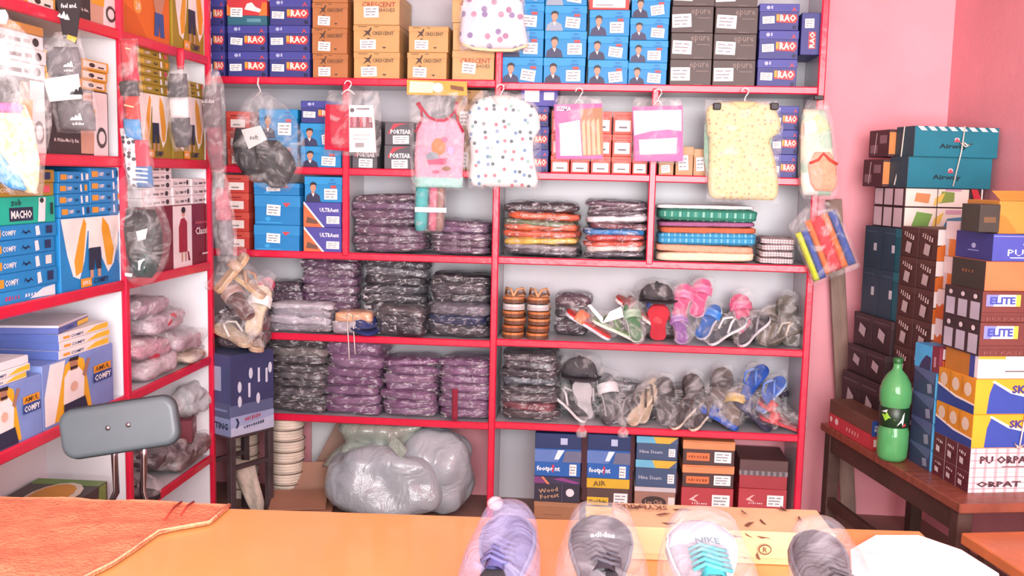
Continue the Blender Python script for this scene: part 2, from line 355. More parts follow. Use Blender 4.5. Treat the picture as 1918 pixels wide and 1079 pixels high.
def k_redshoe():
    return dict(body='#2a6478', lid='#c9363c', lidh=.62, items=[('p', '#e2762f', [(0, .38), (.22, .38), (.0, .85)]), ('p', '#e2762f', [(.8, .38), (1, .38), (1, .9), (.88, .9)]), ('p', '#f2e9e6', [(.44, .62), (.82, .5), (.86, .62), (.72, .72), (.62, .9), (.5, .84)]),
        ('p', '#5c94a3', rect(.5, .12, .85, .26)), sticker(.26, .5, .3, .36, .05)])
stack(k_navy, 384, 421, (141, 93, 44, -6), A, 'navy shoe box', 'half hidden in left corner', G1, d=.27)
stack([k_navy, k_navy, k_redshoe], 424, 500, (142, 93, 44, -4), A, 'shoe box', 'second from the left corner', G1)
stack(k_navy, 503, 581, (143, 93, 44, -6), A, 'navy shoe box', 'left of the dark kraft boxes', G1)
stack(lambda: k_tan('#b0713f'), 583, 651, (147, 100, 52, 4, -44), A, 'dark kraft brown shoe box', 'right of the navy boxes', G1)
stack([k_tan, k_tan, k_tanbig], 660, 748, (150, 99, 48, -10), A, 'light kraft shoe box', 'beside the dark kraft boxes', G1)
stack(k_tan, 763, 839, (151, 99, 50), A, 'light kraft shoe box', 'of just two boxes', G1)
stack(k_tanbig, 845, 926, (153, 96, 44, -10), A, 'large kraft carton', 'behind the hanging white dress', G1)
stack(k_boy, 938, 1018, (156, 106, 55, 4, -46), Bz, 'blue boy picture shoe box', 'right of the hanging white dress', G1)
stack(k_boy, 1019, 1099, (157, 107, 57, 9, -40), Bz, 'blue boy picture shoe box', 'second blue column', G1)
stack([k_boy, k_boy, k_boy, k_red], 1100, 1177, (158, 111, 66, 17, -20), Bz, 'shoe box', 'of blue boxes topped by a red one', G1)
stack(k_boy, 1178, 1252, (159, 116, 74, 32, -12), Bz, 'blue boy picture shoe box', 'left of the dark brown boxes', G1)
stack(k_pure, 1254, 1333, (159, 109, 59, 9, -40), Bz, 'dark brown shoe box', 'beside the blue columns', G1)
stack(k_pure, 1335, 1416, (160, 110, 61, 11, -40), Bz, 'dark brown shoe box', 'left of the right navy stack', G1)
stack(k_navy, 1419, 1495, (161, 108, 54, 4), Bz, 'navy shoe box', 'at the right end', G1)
# navy box turned on end and wedged beside the right-hand stack
x0, x1 = wx(1500, 70, .02), wx(1541, 70, .02); zb, zt = wz(1520, 103, .02), wz(1520, 24, .02)
carton('shoe_box', 'navy shoe box standing on end, wedged against the right shelf side', 'box', ((x0+x1)/2, .02, zb), 0, x1-x0, .28, zt-zb, '#35397f', '#42469a', 0,
       [('p', '#d23a3a', rect(.36, .15, .68, .55)), ('t', '#fbe9d8', 'RAO', .52, .36, .25, .38, math.pi/2, .03), sticker(.35, .75, .42, .22, .05)], group=G1)

# ---- second row (between the first and second rails)
A, Bz = TOPL[1], TOPR[1]; G2 = 'boxes on the second shelf'
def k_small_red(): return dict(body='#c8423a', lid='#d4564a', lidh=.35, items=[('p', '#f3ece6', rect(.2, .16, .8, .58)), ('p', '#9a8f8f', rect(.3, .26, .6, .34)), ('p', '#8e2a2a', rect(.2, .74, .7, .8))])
stack(k_small_red, 424, 470, (325, 292, 258, 222), A, 'small red shoe box', 'behind the bagged black caps', G2, Y=.03)
stack(k_boy, 483, 557, (322, 268, 213), A, 'blue boy picture shoe box', 'behind the bagged black caps', G2, Y=.05)
stack([k_boy, k_boy, k_navy], 562, 640, (316, 275, 232, 190), A, 'shoe box', 'left of the red hosiery card', G2, Y=.03)
def k_grey():
    return dict(body='#56545a', lid='#49474d', lidh=.0, items=[('p', '#c33a48', [(.1, .5), (.3, .92), (.8, .95), (.5, .86), (.3, .7), (.2, .5)]), ('t', '#f1eef0', 'PORTEAR', .55, .58, .2, .7, 0, .03), sticker(.55, .24, .55, .36, .03)])
stack(k_grey, 658, 706, (315, 268, 222), A, 'grey shoe box', 'behind the red hosiery card', G2, Y=.02)
stack(k_grey, 720, 776, (316, 270, 226), A, 'grey shoe box', 'left of the pink vest', G2, Y=.02)
stack([lambda: k_tan('#b98a52')]*2, 852, 905, (318, 240, 165), A, 'kraft carton', 'behind pink vest and spotted romper', G2, Y=.08, d=.22)
stack([k_navy, k_navy, k_navy], 972, 1027, (330, 286, 243, 205), Bz, 'navy shoe box', 'behind the spotted romper', G2, Y=.06, d=.24)
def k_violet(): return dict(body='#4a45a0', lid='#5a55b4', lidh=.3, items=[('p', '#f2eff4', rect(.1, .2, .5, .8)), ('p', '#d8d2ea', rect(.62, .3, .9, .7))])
zt0 = TOPR[1]+wz(1018, 205, .06)-wz(1018, 330, .06)
put_box('shoe_box', 'violet white box lying on navy boxes behind the spotted romper', 'box', k_violet(), (wx(1010, 190, .06), .06, zt0+.001), 0, .17, .24, .09, G2)
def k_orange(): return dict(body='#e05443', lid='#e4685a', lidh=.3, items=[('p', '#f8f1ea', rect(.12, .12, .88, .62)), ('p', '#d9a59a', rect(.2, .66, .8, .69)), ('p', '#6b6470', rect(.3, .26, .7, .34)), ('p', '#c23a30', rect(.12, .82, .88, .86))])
cols = (1031, 1068, 1106, 1145, 1184, 1214)
for i, (a, b) in enumerate(zip(cols, cols[1:])):
    stack(k_orange, a, b, (328, 294, 252, 210), Bz, 'narrow orange red box', f"{['leftmost', 'second', 'third', 'fourth', 'rightmost'][i]} of the five", G2, Y=.03, d=.26, j=.001)
def k_kraft(): return dict(body='#b58a5e', lid='#c0966a', lidh=.3, items=[sticker(.45, .45, .55, .5, .1)])
stack(k_kraft, 1234, 1264, (329, 300), Bz, 'small kraft box with white label', 'right of the orange boxes, leftmost', G2, Y=.03)
stack(k_kraft, 1265, 1300, (330, 274), Bz, 'tall kraft box with white label', 'in the middle of three', G2, Y=.03)
stack(k_kraft, 1301, 1330, (330, 278), Bz, 'kraft box with white label', 'half behind the yellow romper', G2, Y=.03)
stack(k_navy, 1440, 1494, (332, 287, 241, 196), Bz, 'navy shoe box', 'right of the yellow romper', G2, Y=.02)

# ---- third row
A, Bz = TOPL[2], TOPR[2]; G3 = 'boxes on the third shelf'
stack(k_small_red, 420, 468, (474, 440, 404, 368, 334), A, 'red shoe box with small label', 'at the far left', G3, Y=.03)
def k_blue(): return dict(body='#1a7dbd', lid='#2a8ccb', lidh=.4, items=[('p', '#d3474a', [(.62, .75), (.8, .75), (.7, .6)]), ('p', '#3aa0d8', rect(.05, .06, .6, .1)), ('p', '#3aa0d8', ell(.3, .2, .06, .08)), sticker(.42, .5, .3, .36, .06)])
stack([k_blue, k_blue, k_blue], 474, 561, (473, 424, 368, 345), A, 'wide bright blue shoe box', 'below the bagged black caps', G3, Y=.0, d=.28)
def k_ultra():
    return dict(body='#4b479c', lid='#5450a8', lidh=.0, items=[('p', '#e06a3c', [(0, 0), (.5, 0), (0, .95)]), ('p', '#f3eef0', [(.5, 0), (.56, 0), (.02, 1), (0, 1), (0, .93)]), ('p', '#6a4a3c', [(.06, .16), (.38, .12), (.36, .26), (.2, .36), (.1, .42)]),
        ('t', '#efeaf2', 'ULTRAent', .68, .7, .17, .5, 0, .03), sticker(.77, .3, .34, .3, .03)])
stack([k_ultra, k_ultra, k_boy], 568, 640, (473, 426, 379, 331), A, 'shoe box', 'right of the wide blue boxes', G3, Y=.01)

# ---- floor row, right half
G5 = 'shoe boxes on the floor under the shelving'
def k_foot():
    return dict(body='#1f5fae', lid='#1b2f63', lidh=.36, items=[('p', '#5d7fbe', [(.0, .34), (.5, .34), (.6, .62), (0, .62)]), ('p', '#6b6f8a', [(.6, .34), (1, .34), (1, .6), (.66, .6)]), ('p', '#eef0f4', [(.42, .4), (.52, .4), (.64, .62), (.5, .62)]), ('t', '#ffffff', 'footpr nt', .3, .17, .15, .5, 0, .03),
        ('p', '#d93a4b', [(.385, .1), (.41, .1), (.41, .2), (.43, .24), (.4, .29), (.37, .24), (.385, .2)]), ('p', '#b7c3e2', rect(.55, .75, .7, .9)), ('s', .83, .17, .15, .26, 0)])
def k_wood():
    return dict(body='#2f2a3c', lid='#3a3350', lidh=.3, items=[('p', '#7d3a78', [(0, .72), (.3, .72), (.1, .98), (0, .98)]), ('p', '#e08a5a', [(.14, .98), (.28, .7), (.34, .7), (.2, .98)]), ('p', '#8b3f86', [(.4, .9), (.9, .75), (1, .8), (.6, .98)]), ('t', '#c9a07a', 'Wood\nForest', .32, .35, .4, .42, .18), ('p', '#e3e1e6', ell(.78, .4, .09, .16)), ('p', '#55486a', rect(.6, 0, .615, .7))])
def k_kplain(): return dict(body='#a0704e', lid='#a87a58', lidh=.3, items=[('p', '#8a5e42', rect(.2, .25, .6, .29))])
def k_yellow():
    return dict(body='#57403a', lid='#d9b12c', lidh=.34, items=[('p', '#dcb62f', rect(.02, .06, .52, .34)), ('t', '#2a2020', 'Wood Badan', .27, .2, .12, .42, 0, .02), ('t', '#6a4a20', 'AIR', .3, .83, .18, .3, .08), ('s', .8, .3, .32, .42, 0)])
def k_ysolid(): return dict(body='#d7b03a', lid='#e0bb48', lidh=.3, items=[('p', '#7a5a2a', rect(.1, .3, .5, .4))])
def k_slate():
    return dict(body='#3d5274', lid='#4a5f82', lidh=.3, items=[('p', '#6bb7d6', rect(0, .72, .48, 1)), ('p', '#e3b53c', [(.48, .72), (.8, .72), (1, 1), (.4, 1)]), ('t', '#c9d0dc', 'Hina Steam', .36, .36, .14, .55, 0, .0), ('s', .86, .34, .16, .34, 0)])
def k_oval(): return dict(body='#9c7464', lid='#c9c4c8', lidh=.2, items=[('p', '#3c2a2a', ell(.48, .36, .3, .26)), ('t', '#b78f78', 'Lee Club', .48, .36, .2, .42), ('p', '#d9d3cf', rect(.82, .2, .98, .6))])
def k_brownor():
    return dict(body='#4b3230', lid='#e0905e', lidh=.36, items=[('p', '#d9743f', rect(.08, .18, .52, .5)), *squig('#8a3a20', .3, .34, .38, .13, 7), ('s', .77, .36, .32, .44, 0), ('p', '#c87a4c', rect(.05, .94, .95, .97))])
def k_redx():
    return dict(body='#b13a42', lid='#b13a42', lidh=0, items=[('p', '#e3b7b4', [(.15, .5), (.28, .7), (.34, .72), (.24, .55), (.34, .4)]), *squig('#e9d7d4', .36, .36, .3, .09, 7), ('s', .76, .5, .34, .5, 0)])
def k_darkmaroon(): return dict(body='#a03038', lid='#5d4040', lidh=.5, items=[('p', '#8a8084', rect(0, .46, 1, .62))] + [('p', '#5d5458', rect(.04+.12*i, .46, .1+.12*i, .62)) for i in range(8)])
def fstack(kinds, px0, px1, pys, names, where, Y):
    pm = (px0+px1)/2; x0, x1 = wx(px0, pys[1], Y), wx(px1, pys[1], Y); z = 0.0; hs = [wz(pm, b, Y)-wz(pm, a, Y) for a, b in zip(pys, pys[1:])]
    hs[0] = wz(pm, pys[1], Y)
    for i, (k, h) in enumerate(zip(kinds, hs)):
        put_box('shoe_box', f"{names[i]}, {ordn(i, len(hs))} of stack {where}", 'box', k(), ((x0+x1)/2+RNG.uniform(-.004, .004), Y, z+.0005), RNG.uniform(-.02, .02), x1-x0-.004, .25, h-.001, G5); z += h
fstack([k_kplain, k_wood, k_foot], 1000, 1088, (975, 941, 893, 812), ['plain kraft shoe box', 'dark violet shoe box', 'blue shoe box with navy lid'], 'nearest the middle upright', .03)
fstack([k_ysolid, k_yellow, k_foot], 1096, 1178, (980, 950, 897, 814), ['yellow shoe box', 'brown shoe box with yellow lid', 'blue shoe box with navy lid'], 'second from the middle upright', .04)
fstack([k_kplain, k_oval, k_slate, k_slate], 1186, 1265, (985, 956, 913, 862, 818), ['plain kraft shoe box', 'kraft shoe box with dark oval', 'slate blue shoe box', 'slate blue shoe box with yellow corner'], 'mid floor row', .05)
fstack([k_redx, k_redx, k_brownor, k_brownor], 1273, 1372, (985, 960, 914, 872, 826), ['red shoe box', 'red shoe box with white label', 'brown shoe box with orange lid', 'brown shoe box with orange lid'], 'of orange lidded boxes', .05)
fstack([k_redx, k_redx, k_darkmaroon], 1380, 1472, (988, 958, 916, 862), ['red shoe box', 'red shoe box', 'maroon shoe box with dark lid'], 'at right floor row end', .06)
# ================================================================== boxes on the left shelving
FX = LX-.015
def lyz(px, py, X=FX): p = at(px, py, x=X); return float(p[1]), float(p[2])
def lstack(kinds, px0, px1, pys, z0, descs, where, group, X=FX, d=.26, name='garment_box', j=.004, dz=0):
    pm = (px0+px1)/2; pv = pys[len(pys)//2]; y0, y1 = lyz(px0, pv, X)[0], lyz(px1, pv, X)[0]; z = z0; n = len(pys)-1
    for i, (a, b) in enumerate(zip(pys, pys[1:])):
        h = lyz(pm, b, X)[1]-lyz(pm, a, X)[1]; k = kinds[i] if isinstance(kinds, list) else kinds
        ds = descs[i] if isinstance(descs, list) else descs
        lab = f"{ds}, {ordn(i, n)} of stack {where}" if n > 1 else f"{ds} {where}"
        put_box(name, lab, 'box', k(), (X+RNG.uniform(-j, 0), (y0+y1)/2+RNG.uniform(-j, j), z+.0005), math.pi/2+RNG.uniform(-.02, .02), y1-y0-.004, d, h-.0008, group); z += h
    return z
def insole(cu, c1='#f2efe9', c2='#e0a12a'): return [('p', c1, ell(cu, .62, .155, .5)), ('p', c2, ell(cu, .56, .115, .42))]
def man(cu, top='#f2efe9', bot='#2b3048', s=1.0):
    return [('p', top, [(cu-.1*s, .95), (cu+.1*s, .95), (cu+.12*s, .55), (cu-.12*s, .55)]), ('p', bot, [(cu-.11*s, .56), (cu+.11*s, .56), (cu+.12*s, .25), (cu+.02*s, .25), (cu, .42), (cu-.02*s, .25), (cu-.12*s, .25)]), ('p', '#c79a80', rect(cu-.1*s, .14, cu-.04*s, .25)), ('p', '#c79a80', rect(cu+.04*s, .14, cu+.1*s, .25))]
def clip_top(items):   # keep printed shapes inside the face
    o = []
    for it in items:
        if it[0] == 'p': o.append(('p', it[1], [(min(.99, max(.01, u)), min(.985, max(.015, v))) for u, v in it[2]]))
        else: o.append(it)
    return o
def k_comfybox(body='#1f86c8'):
    def f(): return dict(body=body, lid=body, lidh=0, items=clip_top([('p', '#f2efe9', [(.02, .985), (.98, .985), (.9, .55), (.84, .3), (.74, .18), (.64, .4), (.6, .8), (.42, .8), (.36, .4), (.28, .15), (.18, .2), (.1, .5)]), ('p', '#e6a32e', [(.36, .98), (.4, .9), (.32, .25), (.22, .2), (.2, .4), (.3, .8)]), ('p', '#e6a32e', [(.66, .98), (.64, .8), (.72, .28), (.8, .28), (.84, .5), (.76, .85)])]
        + man(.52, s=.85) + [('p', '#e89a2a', rect(.28, .03, .45, .15)), ('t', '#f7f3ea', 'AMUL', .365, .09, .06, .13), ('t', '#1d2a50', 'COMFY', .6, .09, .085, .25, 0, .03)]))
    return f
def k_flat(body, text='COMFY', lab='#e79a2d', tc='#f4efe6', ink='#1f2f55'):
    def f():
        sq = RNG.choice(['#e79a2d', '#e9e6e2', '#d85a6a', '#22335e'])
        return dict(body=body, lid=body, lidh=0, items=[('p', lab, rect(.05, .25, .24, .72)), ('t', tc, text, .34, .48, .34, .18, 0, .02), ('p', ink, [(.5, .3), (.53, .65), (.56, .3), (.6, .62), (.64, .35), (.6, .45), (.55, .4), (.53, .5)]), ('p', '#e9ecef', [(.7, .15), (.76, .2), (.74, .85), (.69, .8)]), ('p', sq, rect(.84, .25, .93, .8))])
    return f
def k_white(): return dict(body='#e9e6e6', lid='#f1eff0', lidh=0, items=[('t', '#3a3638', 'Classic', .2, .45, .42, .24, 0, .0), ('p', '#6a6668', rect(.38, .3, .58, .55)), ('p', '#3a3638', ell(.85, .5, .06, .3)), ('p', '#8a8688', rect(.63, .35, .74, .6))])
def k_whitey(): return dict(body='#e8e4e2', lid='#f2f0ee', lidh=.0, items=[('p', '#ecc13c', [(.5, .2), (.98, .2), (.98, .9), (.72, .8)]), ('t', '#2d4277', 'COMFY', .35, .42, .36, .25, 0, .02), ('p', '#e79a2d', rect(.08, .3, .2, .6))], side=[('p', '#5a6fb4', rect(0, 0, 1, 1))])
def k_blackman():
    return dict(body='#3a3435', lid='#3a3435', lidh=0, items=[('p', '#e5e0de', rect(.72, .02, .98, .98)), ('p', '#c9a08a', [(.5, .05), (.72, .05), (.74, .6), (.7, .95), (.56, .95), (.5, .5)]), ('p', '#e0a32c', [(.52, .4), (.74, .4), (.76, .72), (.54, .72)]), ('p', '#4a4444', ell(.86, .3, .09, .16)), ('p', '#e5e0de', ell(.86, .3, .06, .1)), ('t', '#efeae8', 'A Wake-Me-Up Bat.', .26, .22, .07, .4)])
def k_orangeman():
    return dict(body='#e0701e', lid='#e0701e', lidh=0, items=[('p', '#cc5f18', [(0, 0), (.5, 0), (.25, .3), (0, .4)]), ('p', '#e9a24a', ell(.27, .42, .09, .1)), ('t', '#f6ead8', '28', .27, .42, .1, .1), ('p', '#c58f72', [(.62, .98), (.86, .98), (.88, .62), (.8, .4), (.66, .4), (.6, .62)]), ('p', '#38589a', [(.64, .42), (.84, .42), (.86, .1), (.76, .1), (.74, .3), (.72, .1), (.62, .1)]), *squig('#a8481a', .25, .8, .3, .1, 5)])
def k_yflat(): return dict(body='#e2a93c', lid='#e8b34a', lidh=0, items=[*squig('#3a2a1a', .2, .5, .2, .42, 4), ('p', '#f1e7d8', rect(.55, .2, .95, .85)), ('p', '#3a3030', ell(.7, .5, .05, .22)), ('p', '#3a3030', rect(.8, .3, .9, .45))])
def k_kraftflat(): return dict(body='#c08a4c', lid='#c6935a', lidh=0, items=[('p', '#e2a24a', rect(.3, .1, .6, .9))])
GA = 'boxed underwear on the left shelving, upper rows'
# row over the first left rail
z = TOPW[0]
lstack([k_yflat], -22, 108, (30, 2), z, 'flat yellow garment box', 'at the very top of the left shelving', GA)
lstack([k_blackman], 112, 219, (60, -40), z, 'black garment box with yellow shirt picture', 'at the very top', GA)
lstack([k_orangeman], 233, 319, (92, -50), z, 'orange garment box with shirtless figure', 'at the top of the left shelving', GA)
lstack([k_comfybox('#a08a24')], 322, 388, (108, -40), z, 'olive garment box with yellow ovals', 'beside orange box at the top', GA)
# row between first and second left rails
z = TOPW[1]
lstack([k_blackman]+[k_white]*3+[k_kraftflat], -30, 84, (297, 150, 120, 92, 64, 46), z, ['black garment box', 'flat white garment box', 'flat white garment box', 'flat white garment box', 'flat kraft box'], 'behind the bag of colourful tops', GA)
lstack([k_blackman]+[k_yflat]*3, 88, 203, (297, 168, 149, 130, 110), z, ['black garment box with figure', 'flat yellow box', 'flat yellow box', 'flat yellow box'], 'behind the grey sock pack', GA)
lstack([k_comfybox('#9c8a26')]+[k_flat('#a08c28', lab='#d8c04a')]*5, 256, 318, (302, 178, 162, 146, 130, 112, 96), z, ['olive garment box with ovals']+['flat olive box']*5, 'behind the red sock strip', GA)
lstack([k_comfybox('#9c8a26')]+[k_flat('#a08c28', lab='#d8c04a')]*2, 322, 388, (306, 184, 170, 156), z, ['olive garment box with ovals']+['flat olive box']*2, 'nearest the corner post', GA)
# row between second and third left rails
z = TOPW[2]; B1 = k_flat('#1f86c8')
GC = 'boxed underwear on the left shelving, middle row'
def k_macho(): return dict(body='#19b39a', lid='#22bfa6', lidh=0, items=[('p', '#22314a', rect(.36, .12, .68, .62)), ('t', '#f4f4f0', 'MACHO', .52, .36, .3, .28, 0, .03), ('t', '#1d2a30', 'zob', .45, .8, .24, .14), ('p', '#e7eef0', [(.74, .05), (.84, .05), (.86, .95), (.76, .95)]), ('p', '#2a3a3a', ell(.8, .85, .03, .1)), ('p', '#1f3f40', rect(.92, .3, .96, .75))])
def k_tealblue(): return dict(body='#2a8fd0', lid='#2a8fd0', lidh=0, items=[('p', '#e8f0f6', [(.6, .2), (.98, .1), (.98, .9), (.8, .8)]), *squig('#c93a6a', .36, .5, .2, .36, 5), *squig('#f0f4f6', .6, .5, .16, .3, 4)])
zz = lstack([k_tealblue, B1, B1, B1, B1, k_macho, k_flat('#a5862c'), k_flat('#a5862c')], -34, 106, (572, 546, 513, 482, 452, 424, 372, 346, 320), z, ['flat blue white garment box']+['flat blue garment box']*4+['teal garment box']+['flat olive garment box']*2, 'at the left photo edge', GC)
zz = lstack([k_comfybox()], 110, 229, (545, 410), z, 'large blue garment box with yellow ovals', 'on the middle left shelf', GC)
lstack(B1, 110, 169, (410, 388, 366, 345, 324), zz, 'flat blue garment box', 'left, upon the large blue box', GC)
lstack(B1, 170, 229, (410, 388, 366, 345, 322), zz, 'flat blue garment box', 'right, upon the large blue box', GC)
def k_maroon():
    return dict(body='#7a1f33', lid='#7a1f33', lidh=0, items=[('p', '#efe9ea', rect(.42, .01, .69, .99)), ('p', '#a51f38', [(.5, .25), (.62, .25), (.62, .72), (.58, .8), (.53, .78), (.5, .65)]), ('p', '#8a1a30', [(.62, .25), (.64, .25), (.66, .1), (.63, .1)]), ('p', '#cf9f8a', ell(.565, .87, .025, .06)), ('p', '#2a2020', ell(.565, .92, .03, .05)), ('p', '#cf9f8a', rect(.53, .1, .55, .25)), ('p', '#cf9f8a', rect(.58, .1, .6, .25)),
        ('t', '#f1e7e8', 'Classic', .84, .56, .12, .22, 0, .02), *squig('#d86a78', .83, .7, .2, .05, 7), ('p', '#e3d5d8', rect(.82, .16, .94, .19)), ('p', '#e3d5d8', rect(.05, .12, .22, .15))])
zz = lstack([k_maroon], 262, 396, (516, 396), z, 'maroon garment box with woman in red dress', 'near the corner', GC)
lstack(k_white, 264, 322, (398, 382, 366, 350, 335, 320), zz, 'flat white garment box', 'leftmost upon the maroon box', GC)
lstack(k_white, 324, 358, (396, 380, 362, 346), zz, 'flat white garment box', 'in the middle upon maroon box', GC)
lstack(k_white, 360, 394, (394, 378, 362, 347), zz, 'flat white garment box', 'rightmost upon the maroon box', GC)
# row between third and fourth left rails
z = TOPW[3]; GD = 'boxed underwear on the left shelving, lower row'
def k_comfyman():
    return dict(body='#7f97d2', lid='#7f97d2', lidh=0, items=[('p', '#e9b22c', [(.12, .05), (.3, .9), (.45, .98), (.56, .9), (.66, .05)]), ('p', '#f2efec', [(.02, .5), (.1, .98), (.3, .98), (.22, .5), (.14, .05), (.02, .05)]), ('p', '#f1ece9', [(.26, .28), (.28, .7), (.34, .8), (.48, .8), (.56, .66), (.54, .28)]), ('p', '#a97a63', [(.36, .78), (.46, .78), (.46, .98), (.36, .98)]), ('p', '#2a201e', [(.34, .94), (.36, .985), (.48, .985), (.47, .92)]), ('p', '#2a201e', rect(.36, .8, .46, .84)), ('p', '#a97a63', [(.52, .66), (.6, .9), (.64, .88), (.56, .6)]), ('p', '#2b3048', [(.25, .03), (.6, .03), (.55, .3), (.26, .28)]), ('p', '#e0b7a0', ell(.4, .52, .05, .08)),
        ('p', '#e89a2a', rect(.68, .6, .94, .72)), ('t', '#4a3a2a', 'AMUL', .81, .66, .08, .22), ('p', '#2f4a8a', rect(.67, .44, .95, .59)), ('t', '#f4f2ee', 'COMFY', .81, .515, .1, .25, 0, .03)])
zz = lstack([k_comfyman], -50, 78, (836, 716), z, 'periwinkle garment box with man picture', 'at the left photo edge', GD)
lstack([k_whitey, k_whitey, lambda: dict(body='#e6e4e8', lidh=0)], -30, 60, (716, 703, 688, 672), zz, 'flat white yellow box', 'on the left periwinkle box', GD, j=.02, d=.22)
zz = lstack([k_comfyman], 80, 214, (806, 690), z, 'periwinkle garment box with man picture', 'behind the grey chair', GD)
zz = lstack([k_whitey]*3, 112, 206, (690, 674, 659, 644), zz, 'flat white yellow box', 'on the right periwinkle box', GD, d=.22)
put_box('garment_box', 'flat blue purple box lying askew on the white yellow boxes', 'box', dict(body='#5b6bb0', lid='#d6d2da', lidh=.3, items=[('p', '#ecc13c', rect(.6, .05, .98, .6)), ('t', '#2d4277', 'COMFY', .35, .35, .3, .3)]), (FX-.03, lyz(150, 640)[0]+.02, zz+.001), math.pi/2+.18, .29, .2, .028, GD)
# bottom row: one large dark box
put_box('garment_box', 'dark green garment box with orange oval on the lowest left shelf', 'box', dict(body='#4a4440', lid='#7d9a4a', lidh=.0, items=clip_top([('p', '#7fa04e', [(.86, .02), (.98, .02), (.98, .98), (.9, .98)]), ('p', '#e3dccb', ell(.68, .45, .22, .4)), ('p', '#dd9a2c', ell(.68, .5, .19, .32)), ('p', '#b98068', ell(.5, .4, .12, .16)), ('p', '#8fa06a', rect(.02, .1, .1, .8))]), top=[('p', '#6f9446', rect(.9, 0, 1, 1)), ('p', '#5e5a3c', rect(0, 0, .06, 1)), ('p', '#e3dccb', ell(.7, .42, .24, .34)), ('p', '#d8962c', ell(.72, .45, .19, .27)), ('p', '#a5745c', ell(.52, .35, .14, .14)), ('p', '#8a6a5a', rect(.3, .12, .48, .2)), ('p', '#8f9a80', ell(.14, .6, .06, .2))]), (FX-.02, -1.46, TOPW[4]+.001), math.pi/2+.02, .62, .26, .15, None)
# ================================================================== soft goods on the back shelving
def spots(bg, cols, scale=60, thr=.28, ring=False):
    key = ('spots', bg, tuple(cols), scale, thr, ring)
    if key in _MC: return _MC[key]
    m = bpy.data.materials.new('spotted_'+bg.lstrip('#')); m.use_nodes = True; nt = m.node_tree; N = nt.nodes; L = nt.links; b = N['Principled BSDF']; b.inputs['Roughness'].default_value = .8
    tc = N.new('ShaderNodeTexCoord'); sp = N.new('ShaderNodeSeparateXYZ'); mp = N.new('ShaderNodeCombineXYZ'); L.new(tc.outputs['Object'], sp.inputs[0]); L.new(sp.outputs[0], mp.inputs[0]); L.new(sp.outputs[2], mp.inputs[1])
    v = N.new('ShaderNodeTexVoronoi'); v.voronoi_dimensions = '2D'; v.inputs['Scale'].default_value = scale; v.inputs['Randomness'].default_value = .9; L.new(mp.outputs[0], v.inputs[0])
    lt = N.new('ShaderNodeMath'); lt.operation = 'LESS_THAN'; lt.inputs[1].default_value = thr; L.new(v.outputs['Distance'], lt.inputs[0]); fac = lt.outputs[0]
    sx = N.new('ShaderNodeSeparateColor'); L.new(v.outputs['Color'], sx.inputs[0])
    rp = N.new('ShaderNodeValToRGB'); rp.color_ramp.interpolation = 'CONSTANT'; el = rp.color_ramp.elements
    for i, c in enumerate(cols):
        e = el[i] if i < 2 else el.new(i/len(cols)); e.position = i/len(cols); e.color = lin(c)
    L.new(sx.outputs[0], rp.inputs[0]); mx = N.new('ShaderNodeMix'); mx.data_type = 'RGBA'; mx.inputs[6].default_value = lin(bg)
    L.new(fac, mx.inputs[0]); L.new(rp.outputs[0], mx.inputs[7]); L.new(mx.outputs[2], b.inputs['Base Color']); _MC[key] = m; return m
def plaid(bg, c1, c2, scale=14):
    key = ('plaid', bg, c1, c2, scale)
    if key in _MC: return _MC[key]
    m = bpy.data.materials.new('plaid_'+bg.lstrip('#')); m.use_nodes = True; nt = m.node_tree; N = nt.nodes; L = nt.links; b = N['Principled BSDF']; b.inputs['Roughness'].default_value = .85
    tc = N.new('ShaderNodeTexCoord'); prev = None
    for ax, thr, c in (('X', .8, c1), ('Z', .75, c2), ('X', .95, c2)):
        w = N.new('ShaderNodeTexWave'); w.bands_direction = ax; w.inputs['Scale'].default_value = scale*(1.7 if thr > .9 else 1); L.new(tc.outputs['Object'], w.inputs[0])
        g = N.new('ShaderNodeMath'); g.operation = 'GREATER_THAN'; g.inputs[1].default_value = thr; L.new(w.outputs['Fac'], g.inputs[0])
        mx = N.new('ShaderNodeMix'); mx.data_type = 'RGBA'; L.new(g.outputs[0], mx.inputs[0]); mx.inputs[7].default_value = lin(c)
        if prev: L.new(prev, mx.inputs[6])
        else: mx.inputs[6].default_value = lin(bg)
        prev = mx.outputs[2]
    L.new(prev, b.inputs['Base Color']); _MC[key] = m; return m
SEED = [0]
def seed(): SEED[0] += 1; return SEED[0]
